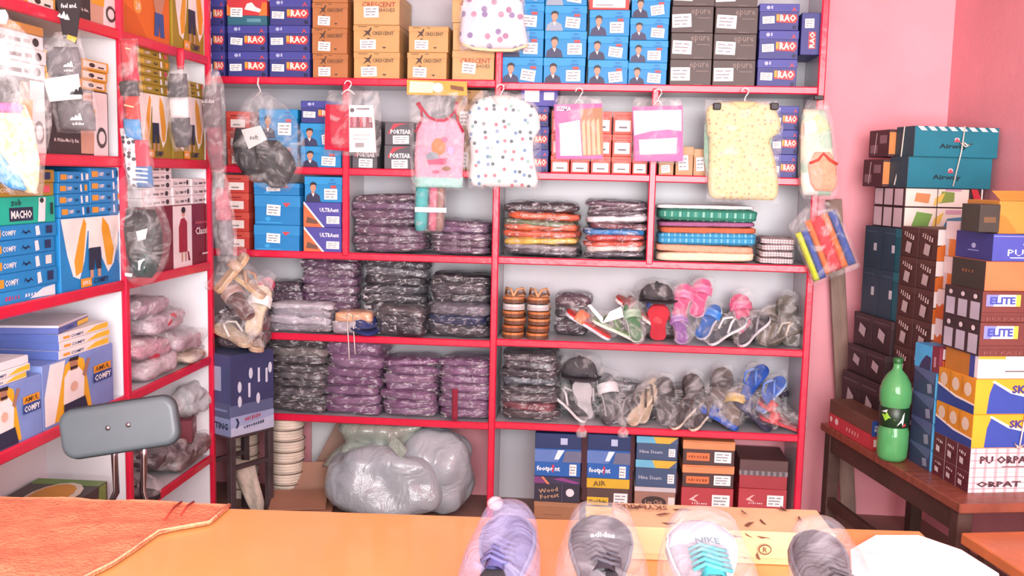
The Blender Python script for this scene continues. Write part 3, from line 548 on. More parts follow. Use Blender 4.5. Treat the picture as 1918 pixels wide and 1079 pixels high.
def packs(px0, px1, pyb, pyt, cols, z0, Y, d, desc, where, group, name='garment_pack', cat='garment pack', amp=.005, matf=wrapped, lean=0.0, fracs=None, k=5, thin=.45, shrink=0.0):
    """a pile of soft flat packs from the shelf top upwards; cols bottom to top"""
    pm = (px0+px1)/2; x0, x1 = wx(px0, (pyb+pyt)/2, Y), wx(px1, (pyb+pyt)/2, Y); H = wz(pm, pyt, Y)-wz(pm, pyb, Y); n = len(cols); z = z0
    fr = fracs or [1/n]*n; tot = sum(fr)
    for i, c in enumerate(cols):
        h = H*fr[i]/tot; w = (x1-x0)*(1-shrink*i/n)*RNG.uniform(.94, 1.0); ds = desc[i] if isinstance(desc, list) else desc
        o = MB().pillow(w, d*RNG.uniform(.92, 1), h*((1.15 if i == n-1 else 1.5) if matf is wrapped and isinstance(c, str) else 1.12), matf(c) if isinstance(c, str) else c, seed(), 9, 6.5 if isinstance(c, str) else k, .0065 if isinstance(c, str) else amp, .38 if isinstance(c, str) else thin).build(name, None, True)
        o.location = ((x0+x1)/2+lean*(i/n)+RNG.uniform(-.008, .008), Y+d/2+RNG.uniform(-.008, .01), z+.0005); q = 2.2 if isinstance(c, str) else 1; o.rotation_euler = (RNG.uniform(-.02, .02)*q, RNG.uniform(-.02, .02)*q, RNG.uniform(-.06, .06)*q)
        tag(o, f"{ds}, {ordn(i, n)} of pile {where}" if n > 1 else f"{ds} {where}", cat, group); z += h
        if isinstance(c, str): MB().pillow(w*1.03, d*1.03, h*(1.2 if i == n-1 else 1.55), WRAP, SEED[0]+400, 8, 6.5, .009, .38, Matrix.Translation((0, -.002, -.001))).build('plastic_wrap', o, True)
    return z
PUR = '#6b5066'; GP = 'plastic wrapped packs piled on the back shelving'
z2L, z3L, z4L = TOPL[2], TOPL[3], TOPL[4]; z2R, z3R, z4R = TOPR[2], TOPR[3], TOPR[4]
packs(658, 797, 474, 366, [PUR, '#62495d', PUR, '#5e4859', PUR, '#705470', '#675060'], z2L, .03, .24, 'wrapped purple garment', 'left of the rolled towels', GP, lean=-.008)
packs(806, 919, 476, 412, [PUR, '#5e4859', PUR, '#705470', PUR], z2L, .03, .24, 'wrapped purple garment', 'right of the rolled towels', GP)
packs(942, 1084, 487, 386, ['#46424b', '#8a868c', '#d9b24a', '#cf5f42', '#d56a44', '#6a7d5c', '#d5603c', '#41343b'], z2R, .02, .25, ['wrapped dark garment', 'wrapped grey garment', 'wrapped yellow garment', 'wrapped red orange garment', 'wrapped orange garment', 'wrapped green garment', 'wrapped bright orange garment', 'wrapped dark brown garment'], 'beside middle upright', GP, fracs=[1, .8, .9, 1, 1, .8, 1, 1.7])
packs(1097, 1214, 487, 378, ['#55505a', '#e3d7cf', '#cd4d38', '#b8433f', '#2f7fbf', '#6d3a44', '#e9e5e8', '#4c3c48', '#5a4654', '#675060'], z2R, .02, .25, ['wrapped grey garment', 'wrapped cream garment', 'wrapped red garment', 'wrapped crimson garment', 'wrapped blue garment', 'wrapped maroon garment', 'wrapped white garment', 'wrapped dark plum garment', 'wrapped plum garment', 'wrapped dusky garment'], 'left of towels', GP)
GT = 'folded towels on the third shelf'
packs(1230, 1421, 497, 390, [cloth('#f0dcc0'), cloth('#f0a98c'), plaid('#3f9ac6', '#7fc0dc', '#2a86b4', 12), cloth('#c96a48'), cloth('#a0648c'), plaid('#3a8f7c', '#8fc6b4', '#2d7a66', 9), cloth('#efeaea')], z2R, .01, .26,
      ['cream folded towel', 'peach folded towel', 'bright blue checked towel', 'rust orange folded towel', 'mauve folded towel', 'green checked towel', 'thin white towel'], 'of large towels', GT, 'folded_towel', 'towel', .003, fracs=[1.1, .9, 1.5, .8, .6, 1.5, .5], k=9, thin=.2)
packs(1426, 1492, 497, 448, [plaid('#e6e1e2', '#8a858c', '#b39a9a', 26)]*4, z2R, .02, .22, 'white grey checked cloth', 'right of the large towels', GT, 'folded_cloth', 'cloth', .003, k=8, thin=.3)
# fourth row, left half
packs(560, 668, 632, 490, [PUR, '#62495d', PUR, '#5c3c58', PUR, '#705470', PUR, '#5c3c58', '#54324f'], z3L, .13, .17, 'wrapped plum garment', 'behind the silver packs', GP, lean=.0)
packs(498, 566, 632, 548, ['#675060', '#5e4859', '#5a4556', '#4a3a48'], z3L, .14, .16, 'wrapped dark purple garment', 'at the left end behind silver packs', GP)
packs(500, 622, 633, 578, ['#8f8a93', '#b5afb9', '#9c96a0', '#c3bdc6'], z3L, .01, .11, 'silver grey wrapped pack', 'in front of plum garments', GP)
packs(622, 698, 634, 592, ['#9a8f98', '#d9a37c'], z3L, .0, .12, ['pale wrapped pack', 'peach wrapped pack'], 'under the navy cap', GP)
packs(676, 800, 636, 502, ['#3a363d', '#46424a', '#34313a', '#3d3a40', '#46444c', '#3a363d', '#57535b', '#3f3b44'], z3L, .14, .17, 'wrapped black garment', 'behind navy cap', GP)
packs(706, 800, 636, 580, ['#34313a', '#3f3b42', '#4a4448'], z3L, .0, .13, 'wrapped black garment', 'beside navy cap', GP)
packs(804, 918, 640, 522, ['#3d3a40', '#2e3557', '#6a6670', '#3a363d', '#46424a', '#2c2930'], z3L, .02, .25, ['wrapped black garment', 'wrapped navy garment', 'wrapped grey garment', 'wrapped charcoal garment', 'wrapped dark grey garment', 'wrapped jet black garment'], 'by middle upright, fourth row', GP)
# fifth row, left half
packs(497, 612, 783, 640, ['#4a4448', '#3d383c', '#565056', '#4a4448', '#5a5458', '#3d383c', '#4a4448', '#6a6462', '#2c272b'], z4L, .02, .25, 'wrapped charcoal garment', 'at the left end, fifth row', GP, fracs=[1, 1, 1, 1, 1, 1, 1, 1, 1.8])
V5 = '#765274'
packs(604, 712, 788, 650, [V5, '#80607e', V5, '#6a3f66', V5, '#7d5a7a', V5], z4L, .02, .25, 'wrapped violet garment', 'beside charcoal pile, fifth row', GP, fracs=[1, 1, 1, 1, 1, 1.3, 2], lean=.01)
packs(713, 818, 790, 682, ['#80607e', V5, '#7d5a7a', V5, '#8a6886', V5, '#74466f'], z4L, .02, .25, 'wrapped violet garment', 'in middle, fifth row', GP)
packs(820, 918, 793, 680, [V5, '#80607e', V5, '#8a6886', V5, '#7d5a7a', V5], z4L, .02, .25, 'wrapped violet garment', 'with dark red ribbon, fifth row', GP)
p = at(852, 758, y=-.01); rb = MB().slab([(-.075, -.014, .014), (0, -.013, .013), (.075, -.014, .014)], .004, cloth('#8a2438'), 4, 10, 3, .003).build('ribbon', None, True); rb.location = p
tag(rb, 'dark red ribbon hanging down a violet pile on the fifth shelf', 'ribbon')
# fifth row, right half: first pile
packs(937, 1046, 797, 672, ['#4a3f44', '#7a3f48', '#5a5358', '#3d3a40', '#56616a', '#3a363d', '#46424a', '#5a5458'], z4R, .02, .25, 'wrapped dark garment', 'beside the middle upright, fifth row', GP)

# ================================================================== footwear and caps
def foot_half(t):  # half width of a sole, heel (0) to toe (1)
    pts = [(0, .0), (.02, .42), (.07, .66), (.16, .76), (.35, .66), (.5, .68), (.68, .94), (.8, 1.0), (.9, .86), (.96, .58), (.99, .3), (1, 0)]
    for (a, x), (b, y) in zip(pts, pts[1:]):
        if a <= t <= b: return x+(y-x)*(t-a)/(b-a)
    return 0
TS = [0, .02, .07, .16, .28, .4, .52, .65, .76, .86, .93, .97, 1]
def sole_mesh(L, W, z0, z1, m, grow=0):
    b = MB(); Lp = [(-foot_half(t)*(W/2+grow), t*(L+2*grow)-L/2-grow) for t in TS]; poly = [(-x, y) for x, y in Lp]+Lp[-2:0:-1]
    return b.prism(poly, z0, z1, m)
def bag_part(t, sx, sy, sz, m=None, s=1.0): MB().pillow(sx*1.16*s, sy*1.08*s, sz*1.12*s, m or CLEAR, seed(), 7, 3.2, .012, .4).build('polybag', t, True)
def slipper(label, loc, rot, L, W, solec, bedc, strapc, style='slide', group=None, bag=True, th=.022):
    t = thing('slipper', label, 'slipper', loc, rot, group)
    sole_mesh(L, W, 0, th*.6, mat(solec, .6)).build('sole', t); sole_mesh(L, W, th*.6, th, mat(bedc, .55, .1, 30, .15, 60), -.002).build('footbed', t)
    b = MB(); sm = mat(strapc, .4, .08, 20)
    if style == 'slide':
        vs = []; fs = []; n = 8
        for j, y in enumerate((.06*L, .16*L, .26*L)):
            for th_ in (0, .004):
                for i in range(n+1):
                    a = math.pi*i/n; r = W/2*1.0+th_; vs.append((-math.cos(a)*r, y, th*.4+math.sin(a)*(W*.44+th_)))
        k = n+1
        for j in range(2):
            for l in (0, 1):
                for i in range(n):
                    q = ((j*2+l)*k+i, (j*2+l)*k+i+1, ((j+1)*2+l)*k+i+1, ((j+1)*2+l)*k+i); fs.append(q if l else q[::-1])
        for j in (0, 2):
            for i in range(n): fs.append(((j*2)*k+i, (j*2)*k+i+1, (j*2+1)*k+i+1, (j*2+1)*k+i))
        b.add(vs, fs, sm)
    else:
        for s in (-1, 1):
            b.tube([(0, .32*L, th), (s*W*.12, .24*L, th+.03), (s*W*.36, .1*L, th+.035), (s*W*.42, -.08*L, th)], .006, sm, 6)
    b.build('strap', t, True)
    if bag: bag_part(t, W, L, W*.5+th)
    return t
def shoe(label, loc, rot, L, W, H, upc, solec, group=None, lacec='#e8e6e8', tonguec=None, bag=True, name='shoe', text=None, toe=None):
    t = thing(name, label, 'shoe', loc, rot, group); sole_mesh(L, W, 0, H*.2, mat(solec, .5), .004).build('sole', t); rings = []
    for f in (.0, .05, .14, .26, .38, .5, .62, .74, .86, .95, 1.0):
        w = max(.12, foot_half(min(.985, max(.025, f))))*W/2; h = H*(.95 if f < .3 else .95-.52*min(1, (f-.3)/.42)) if f < .72 else H*(.43-.15*((f-.72)/.28)**2)
        if f in (0., 1.): h *= .75
        r = []
        for i in range(13):
            a = math.pi*i/12; c, s_ = math.cos(a), math.sin(a); r.append((w*(abs(c)**.7)*(1 if c > 0 else -1)*(1-.25*s_*(h/H)), f*L-L/2, H*.15+(h-H*.15)*abs(s_)**.75))
        rings.append(r)
    um = mat(upc, .6, .12, 25, .25, 60); b = MB(); b.loft(rings, um); b.build('upper', t, True)
    if toe: MB().loft([[(x*1.04, y+.002, z*1.03) for x, y, z in r] for r in rings[7:]], mat(toe, .5)).build('toe_cap', t, True)
    tg = MB(); tg.loft([[(s*W*.17*k, -L*.5+L*(.3+.33*q), H*(1.02-.36*q)+.004+(.01 if k < 1 else 0)) for s, k in ((-1, 1), (-.5, .9), (.5, .9), (1, 1))] for q in (0, .25, .5, .75, 1)], mat(tonguec or upc, .7), None, False); tg.build('tongue', t, True)
    MB().lathe([(W*.3, 0), (W*.33, .006), (W*.3, .012)], mat('#2c2a30', .9), 16, Matrix.Translation((0, -L*.3, H*.9)) @ Matrix.Diagonal((.8, 1.15, 1, 1))).build('collar', t, True)
    lc = MB()
    for q in range(5):
        y = -L*.5+L*(.38+.06*q); z = H*(.97-.075*q)+.012; lc.tube([(-W*.26, y, z-.012), (-W*.1, y+.005, z), (W*.1, y-.005, z), (W*.26, y, z-.012)], .004, mat(lacec, .8), 5)
    lc.build('laces', t, True)
    if text:
        vs, fs, asp = text_geo(text, .03); hh = W*.13; c = Vector((0, L*.17, H*.5+.031)); 
        MB().add([(c.x+x*hh*asp*.9, c.y+y*hh, c.z-y*hh*.37-1.0*(x*hh*asp*.9)**2/W) for x, y in vs], fs, paper('#f4f4f6' if lacec < '#4d' and upc < '#9' else '#1f6f7c')).build('lettering', t)
    if bag: bag_part(t, W, L, H*1.02)
    return t
def cap(label, loc, rot, R, col, group=None, bag=True, brimcol=None):
    t = thing('cap', label, 'cap', loc, rot, group); m = mat(col, .8, .1, 30, .2, 80)
    MB().lathe([(R, 0), (R*1.01, R*.35), (R*.88, R*.7), (R*.6, R*.98), (R*.25, R*1.1), (.004, R*1.12)], m, 18).build('crown', t, True)
    br = []
    for i in range(11):
        a = math.pi*(.12+.76*i/10); br.append((math.cos(a), -math.sin(a)))
    vs = [(R*.98*x, R*.98*y, .004) for x, y in br]+[(R*1.2*x, R*1.75*y, -.012+.02*x*x) for x, y in br]; n = 11
    vs += [(x, y, z+.005) for x, y, z in vs]
    fs = [(i, i+1, i+1+n, i+n) for i in range(n-1)]+[(i+2*n, i+3*n, i+1+3*n, i+1+2*n) for i in range(n-1)]+[(i+n, i+1+n, i+1+3*n, i+3*n) for i in range(n-1)]+[(i, i+2*n, i+1+2*n, i+1) for i in range(n-1)]
    MB().add(vs, fs, mat(brimcol or col, .7)).build('brim', t, True)
    MB().lathe([(.008, 0), (.006, .005), (.001, .007)], m, 8, Matrix.Translation((0, 0, R*1.12))).build('button', t)
    if bag: bag_part(t, R*2.2, R*2.6, R*1.2)
    return t
def put(px, py, Y, zmin=None):
    p = at(px, py, y=Y); return (float(p[0]), float(p[1]), float(max(p[2], zmin)) if zmin is not None else float(p[2]))
R_ = math.radians
GS = 'bagged footwear on the fourth shelf'
# stack of tan sandals: two columns
for c, px in enumerate((963, 1009)):
    for i in range(6):
        x = wx(px, 600, .1); z = z3R+.001+i*.0335
        bed = '#d8d3cf' if i == 4 else ['#c87a44', '#b9693a', '#c98350'][i % 3]
        slipper(f"tan and brown sandal, {ordn(i, 6)} of the {'left' if c == 0 else 'right'} sandal column", (x+RNG.uniform(-.004, .004), .145, z), (0, 0, math.pi+RNG.uniform(-.05, .05)), .23, .108, '#6b4430' if i != 4 else '#b8b2b2', bed, '#e0a878', 'thong', 'tan sandals stacked on the fourth shelf', bag=False, th=.027)
S3 = [ # px, py, Y, rot, L, W, sole, bed, strap, style, label
 (1100, 622, .02, (R_(28), 0, R_(75)), .25, .1, '#c8d0d8', '#d8352f', '#e8764a', 'slide', 'red slide slipper with orange edge in bag'),
 (1190, 585, .07, (R_(30), 0, R_(70)), .24, .095, '#e0d8d4', '#b8352f', '#7a2a2c', 'slide', 'dark red slipper lying behind the bright red slide'),
 (1150, 640, .0, (R_(22), 0, R_(80)), .24, .09, '#dfe8d8', '#4f7d3a', '#5f8f46', 'thong', 'green flip flop in front of the red slide'),
 (1184, 626, .01, (R_(55), 0, R_(20)), .2, .085, '#e6ece8', '#3f7a4a', '#9ab89a', 'slide', 'green and white slipper beside the red cup slipper'),
 (1232, 632, .0, (R_(62), 0, R_(175)), .2, .1, '#d23a48', '#e0545c', '#e4606a', 'slide', 'red slipper standing toe up at shelf front'),
 (1230, 588, .05, (R_(50), 0, R_(170)), .2, .085, '#2f5fc0', '#3f78d0', '#274ea8', 'slide', 'small blue slipper under the black cap'),
 (1278, 570, .07, (R_(58), 0, R_(-20)), .2, .095, '#f0c8d4', '#e85a90', '#ee7aa6', 'slide', 'pink slipper leaning left of the blue one'),
 (1312, 560, .1, (R_(58), 0, R_(-22)), .2, .095, '#f0c8d4', '#e2528a', '#ea6f9e', 'slide', 'pink slipper behind its pair, nearer the right'),
 (1272, 632, .01, (R_(48), 0, R_(10)), .18, .08, '#c9a8d8', '#8a5aa0', '#a87abc', 'slide', 'purple slipper at shelf front'),
 (1328, 606, .05, (R_(45), 0, R_(-35)), .2, .09, '#dfe4ee', '#2f6fc0', '#3a86d8', 'slide', 'bright blue slipper beside the purple one'),
 (1388, 590, .07, (R_(60), 0, R_(15)), .2, .1, '#e8c0cc', '#d84a7a', '#e25f8a', 'slide', 'deep pink slipper right of the bright blue slipper'),
 (1362, 634, .0, (R_(30), R_(10), R_(-60)), .22, .085, '#ecebee', '#4a5058', '#e8e8ec', 'thong', 'grey slipper with white edges at shelf front'),
 (1412, 632, .0, (R_(35), 0, R_(-50)), .22, .085, '#e0dfe4', '#3f3c46', '#8f8c96', 'thong', 'dark slipper with pale edges, right of grey slipper'),
 (1440, 614, .07, (R_(50), 0, R_(-25)), .2, .09, '#8a7a62', '#6a5c48', '#4a4038', 'slide', 'olive brown slipper behind the dark one'),
 (1474, 600, .1, (R_(68), 0, R_(12)), .24, .1, '#6a6454', '#5a5244', '#3f3a32', 'slide', 'dark olive slipper standing against the right side'),
 (1472, 640, .01, (R_(25), 0, R_(-70)), .2, .085, '#4a443a', '#5f5546', '#c8c0b0', 'thong', 'brown flip flop in right shelf corner'),
]
for px, py, Y, rot, L, W, c1, c2, c3, st, lab in S3:
    p = put(px, py, min(Y, .085)+.07); low = L/2*abs(math.sin(rot[0]))
    slipper(lab, (p[0], p[1], max(p[2], z3R+low+.004)), rot, L, W, c1, c2, c3, st, GS)
packs(1040, 1105, 642, 565, ['#4a4048', '#3a343c', '#5a4650'], z3R, .14, .15, 'wrapped dark shoe pack', 'left of the red slide', GP)
packs(1160, 1290, 648, 592, ['#5a4a50', '#4a4048'], z3R, .16, .12, 'wrapped brown shoe pack', 'behind the coloured slippers', GP)
packs(1340, 1480, 652, 600, ['#5a5048', '#4a443c'], z3R, .18, .12, 'wrapped olive shoe pack', 'behind the olive slippers', GP)
cap('black cap in clear bag perched above the coloured slippers', put(1230, 566, .12), (R_(-8), 0, .1), .082, '#2f2a30', 'bagged caps')
t = thing('paper_tag', 'open white paper tag standing on the red slide', 'tag', put(1132, 606, .02), (0, 0, 0)); q = lambda px, py: (float(at(px, py, y=.02)[0]-t.location[0]), 0, float(at(px, py, y=.02)[2]-t.location[2]))
MB().add([q(1100, 572), q(1128, 606), q(1130, 596), q(1106, 570), *[(x, .004, z) for x, _, z in (q(1100, 572), q(1128, 606), q(1130, 596), q(1106, 570))]], [(0, 1, 2, 3), (7, 6, 5, 4), (0, 4, 5, 1), (1, 5, 6, 2), (2, 6, 7, 3), (3, 7, 4, 0)], paper('#efecec')).build('narrow_leaf', t)
MB().add([q(1128, 606), q(1168, 594), q(1164, 574), q(1142, 584), *[(x, .004, z) for x, _, z in (q(1128, 606), q(1168, 594), q(1164, 574), q(1142, 584))]], [(0, 1, 2, 3), (7, 6, 5, 4), (0, 4, 5, 1), (1, 5, 6, 2), (2, 6, 7, 3), (3, 7, 4, 0)], paper('#f4f1f1')).build('wide_leaf', t)
GS5 = 'bagged footwear on the fifth shelf'
cap('dark grey cap in bag on top of the dark garment pile', put(1085, 706, .1), (R_(-6), 0, .2), .085, '#33333a', 'bagged caps')
S4 = [
 (1062, 758, .03, (R_(35), 0, R_(60)), .25, .095, '#e6e4e4', '#3f4046', '#d8d6d8', 'thong', 'black slipper with white edge by the garment pile'),
 (1092, 784, .0, (R_(60), 0, R_(165)), .24, .095, '#d9d9dc', '#34343a', '#c8c8cc', 'thong', 'black flip flop with white strap at shelf front'),
 (1140, 748, .05, (R_(58), 0, R_(25)), .25, .1, '#e2e0e2', '#4c5258', '#e4e2e4', 'slide', 'grey slide with white band under the bag'),
 (1165, 780, .01, (R_(30), 0, R_(-60)), .22, .09, '#55535a', '#3a383e', '#8a888e', 'thong', 'dark flip flop lying at shelf front'),
 (1204, 768, .02, (R_(45), 0, R_(-38)), .24, .085, '#e6d4bc', '#d9c4a8', '#5a4a42', 'thong', 'beige soled sandal leaning in the middle'),
 (1216, 752, .06, (R_(52), 0, R_(-32)), .24, .085, '#e2d0b8', '#cdb698', '#5a4a42', 'thong', 'beige soled sandal behind its pair'),
 (1244, 760, .06, (R_(65), 0, R_(5)), .23, .09, '#4a4042', '#3a3234', '#2c2628', 'slide', 'brown black slide standing between beige sandals'),
 (1288, 778, .0, (R_(30), 0, R_(-42)), .25, .075, '#e8dcc8', '#3d3236', '#5a4a48', 'thong', 'dark sandal with cream sole at shelf front'),
 (1320, 790, -.01, (R_(28), 0, R_(-40)), .24, .075, '#eadfca', '#40363a', '#5a4a48', 'thong', 'dark sandal with cream sole, right of its pair'),
 (1300, 746, .1, (R_(60), 0, R_(20)), .24, .1, '#5a4c48', '#4a3d3c', '#3a302f', 'slide', 'dark brown slide standing behind the cream soled sandals'),
 (1350, 736, .1, (R_(60), 0, R_(-15)), .25, .105, '#4c4240', '#5c4c48', '#3a302f', 'slide', 'chocolate slide standing in the right pile'),
 (1345, 792, -.01, (R_(25), 0, R_(70)), .2, .09, '#2f58b8', '#3a68c8', '#284a9a', 'slide', 'royal blue slipper at shelf front'),
 (1376, 770, .03, (R_(50), 0, R_(-20)), .22, .1, '#4a3f3c', '#6a5a4c', '#c8a860', 'slide', 'brown slipper with gold strap in the right pile'),
 (1412, 720, .1, (R_(45), 0, R_(-50)), .22, .085, '#2a55b0', '#2f62c4', '#4a80d8', 'thong', 'blue flip flop at the top of the right pile'),
 (1446, 742, .08, (R_(45), 0, R_(-50)), .22, .085, '#a8c4ea', '#3568c8', '#5a8ae0', 'thong', 'light edged blue flip flop near the right side'),
 (1408, 782, .01, (R_(35), 0, R_(60)), .22, .09, '#3a3a52', '#34344c', '#52526e', 'slide', 'navy slipper at front of the right pile'),
 (1450, 776, .04, (R_(35), 0, R_(75)), .2, .085, '#c84448', '#7a3038', '#d85a5a', 'slide', 'red and maroon slipper near right side'),
 (1460, 802, .0, (R_(15), 0, R_(80)), .22, .09, '#c03a44', '#8a3a44', '#d04a50', 'slide', 'red slipper lying in the right front corner'),
]
for px, py, Y, rot, L, W, c1, c2, c3, st, lab in S4:
    p = put(px, py, min(Y, .085)+.07); low = L/2*abs(math.sin(rot[0]))
    slipper(lab, (p[0], p[1], max(p[2], z4R+low+.004)), rot, L, W, c1, c2, c3, st, GS5)
packs(1060, 1200, 802, 735, ['#4a4a50', '#3c3c42', '#55535a'], z4R, .16, .14, 'wrapped grey shoe pack', 'behind black slippers', GP)
packs(1200, 1330, 806, 745, ['#4a4042', '#3c3436', '#574a4a'], z4R, .17, .13, 'wrapped brown shoe pack', 'behind beige sandals', GP)
packs(1335, 1475, 812, 745, ['#4a3f44', '#3f3a48', '#3a3648'], z4R, .17, .13, 'wrapped navy shoe pack', 'behind blue flip flops', GP)
# knotted bag tails hanging over the front rail
for px, py, lab in ((1090, 800, 'knotted clear bag end hanging over rail below black flip flops'), (1168, 800, 'narrow twisted bag end hanging over the rail')):
    o = MB().slab([(-.05, -.022, .022), (-.02, -.03, .026), (.0, -.01, .01), (.05, -.03, .03)], .03, HAZY, 8, 12, seed(), .008).build('bag_tail', None, True); o.location = put(px, py, -.02); tag(o, lab, 'polybag')
# navy cap with strings on the fourth shelf
cp = cap('navy cap with two hanging white cords above peach pack', put(682, 612, .06), (R_(8), 0, R_(25)), .065, '#1f2c66', 'bagged caps', bag=False)
M_ = cp.matrix_basis.inverted()
for dx in (-.022, .006):
    a = Vector(put(651, 590, -.012)); a.x += dx+.02
    MB().tube([M_ @ Vector((a.x+k[0], a.y+k[1], a.z+k[2])) for k in ((0, .04, .01), (0, 0, 0), (.004, -.004, -.06), (.007, -.002, -.12), (.012, -.004, -.19+dx))], .0028, mat('#e6dcd4', .8), 5).build('cord', cp, True)
# ================================================================== things hung from the rails
def hang(name, label, cat, px, py, Y, group=None):
    p = at(px, py, y=Y); t = thing(name, label, cat, tuple(p), 0, group)
    def q(a, b): h = at(a, b, y=Y); return float(h[0]-p[0]), float(h[2]-p[2])
    def prof(rows):
        o = []
        for r in sorted(rows, key=lambda r: -r[0]): (xl, z), (xr, z2) = q(r[1], r[0]), q(r[2], r[0]); o.append(((z+z2)/2, xl, xr))
        return o
    return t, q, prof
PLAST = mat('#e9e4e4', .25, .03, 8, coat=.4); GH = 'garments and packs hung along the second shelf'
def hanger(t, q, px, py, half, drop, m=PLAST, Yo=0):
    x, z = q(px, py); b = MB(); r = .016
    b.tube([(x-r*math.cos(a), Yo, z+r*math.sin(a)) for a in [math.pi*k/8 for k in range(0, 8)]]+[(x+r, Yo, z), (x+.004, Yo, z-.018), (x, Yo, z-.03), (x, Yo, z-drop)], .0032, m, 6)
    b.tube([(x-half, Yo, z-drop-.02), (x-half*.4, Yo, z-drop-.003), (x, Yo, z-drop+.002), (x+half*.4, Yo, z-drop-.003), (x+half, Yo, z-drop-.02)], .004, m, 6)
    b.build('hanger', t, True)
def panel(t, q, pts, y, th, m, name):
    P = [q(*p) for p in pts]; b = MB(); b.prism(P, 0, th, m, Matrix(((1, 0, 0, 0), (0, 0, -1, y), (0, 1, 0, 0), (0, 0, 0, 1)))); return b.build(name, t)
def decal(t, q, shapes, y, name='printed_panel'):
    b = MB()
    for k, (c, pts) in enumerate(shapes):
        b.add([(x, y-.0006*k, z) for x, z in (q(*p) for p in pts)], [tuple(range(len(pts)))], paper(c))
    return b.build(name, t)
def word(t, q, s, px, py, wpx, hpx, y, col, name='lettering', bold=.02):
    vs, fs, a = text_geo(s, bold); pts = []
    for x, v in vs: X, Z = q(px+x*wpx, py-v*hpx); pts.append((X, y, Z))
    MB().add(pts, fs, paper(col)).build(name, t)
# spotted white romper
t, q, prof = hang('baby_romper', 'white baby romper with small coloured spots on plastic hanger', 'romper', 938, 165, -.035, GH)
hanger(t, q, 938, 165, .11, .05)
RP = [(180, 916, 960), (186, 898, 978), (198, 884, 1000), (215, 876, 1010), (240, 874, 1012), (262, 880, 998), (300, 882, 1000), (335, 878, 1008), (350, 886, 1004)]
MB().slab(prof(RP), .04, spots('#d9dcda', ['#8fb8ae', '#5f6f78', '#cf7a88', '#6f94b8'], 24, .19), 18, 26, 5, .010).build('fabric', t, True)
MB().slab(prof([(178, 922, 956), (186, 920, 958), (200, 928, 950)]), .05, mat('#dcd8d2', .8), 6, 6, 5, .002).build('neckband', t, True)
MB().slab(prof([(170, 900, 976), (200, 872, 1012), (300, 872, 1014), (354, 878, 1012)]), .06, CLEAR, 12, 18, 6, .012).build('polybag', t, True)
# pink vest with orange header card, over a folded mint garment
t, q, prof = hang('pink_vest', 'pink sleeveless vest with crimson trim in bag with orange header', 'vest', 818, 158, -.035, GH)
panel(t, q, [(764, 150), (876, 154), (876, 180), (764, 178)], -.02, .003, paper('#eda33c'), 'header_card')
decal(t, q, [('#f6e3c0', [(770, 153), (815, 155), (812, 175), (768, 174)]), ('#fdf3e6', ell(822, 165, 10, 9)), ('#7a4a20', [(845, 160), (870, 164), (870, 172), (846, 168)])], -.0245, 'header_print')
VP = [(190, 790, 802), (205, 786, 812), (222, 784, 858), (232, 776, 868), (248, 778, 868), (300, 774, 868), (336, 778, 866), (350, 784, 862)]
MB().slab(prof([(222, 793, 850), (234, 779, 866), (250, 780, 870), (300, 776, 868), (336, 778, 866), (350, 784, 862)]), .032, cloth('#f0a8bd'), 14, 20, 8, .009).build('fabric', t, True)
tr = mat('#b92848', .7)
def strap(pts, nm, r=.006): MB().tube([(X, -.018, Z) for X, Z in (q(*p) for p in pts)], r, tr, 6).build(nm, t, True)
strap([(785, 192), (794, 206), (803, 218), (818, 226), (834, 226), (848, 216), (855, 202), (856, 192)], 'neck_trim')
strap([(782, 194), (790, 206), (792, 222), (786, 236), (779, 248)], 'arm_trim'); strap([(858, 192), (854, 210), (860, 230), (869, 248)], 'arm_trim')
decal(t, q, [('#c9783f', ell(823, 275, 13, 16)), ('#7f8a96', ell(812, 294, 12, 9)), ('#cf3f68', [(802, 300), (840, 296), (836, 308), (806, 308)]), ('#b9a0c8', ell(846, 282, 6, 8)), ('#e06a8c', ell(834, 262, 6, 5)), ('#8a6a50', ell(838, 316, 8, 4)), ('#c8607a', ell(818, 322, 7, 3))], -.0245, 'printed_motif')
MB().slab(prof([(330, 775, 868), (352, 778, 866)]), .036, cloth('#a9d8d0'), 8, 6, 9, .004).build('mint_lining', t, True)
MB().slab(prof([(156, 764, 876), (220, 766, 876), (300, 768, 872), (356, 772, 870)]), .062, CLEAR, 12, 18, 10, .012).build('polybag', t, True)
# rolled towels below the vest
tb = thing('towel_bundle', 'three rolled towels, teal pink and brown, banded together below pink vest', 'towel roll', tuple(at(806, 352, y=-.03)), 0)
pb = at(806, 352, y=-.03)
for px, c, w in ((791, '#4fb3b3', 13), (813, '#c86a80', 9), (826, '#9a7a70', 8)):
    a = at(px, 352, y=-.03)-pb; b_ = at(px-3, 432, y=-.03)-pb; r = w/430
    MB().tube([tuple(a), tuple(a*.75+b_*.25), tuple((a+b_)/2), tuple(a*.2+b_*.8), tuple(b_)], [r, r*1.02, r, r*1.02, r*.8], cloth(c), 12).build('roll', tb, True)
a, b_ = at(777, 392, y=-.068)-pb, at(836, 394, y=-.068)-pb
MB().box(float(a[0]), float(b_[0]), float(a[1]), float(a[1])+.003, float(a[2])-.012, float(a[2])+.01, paper('#e6e2e6')).build('paper_band', tb)
MB().slab([(0, -.075, .075), (-.1, -.072, .07), (-.19, -.07, .065), (-.21, -.04, .04)], .09, CLEAR, 10, 12, 3, .008).build('polybag', tb, True)
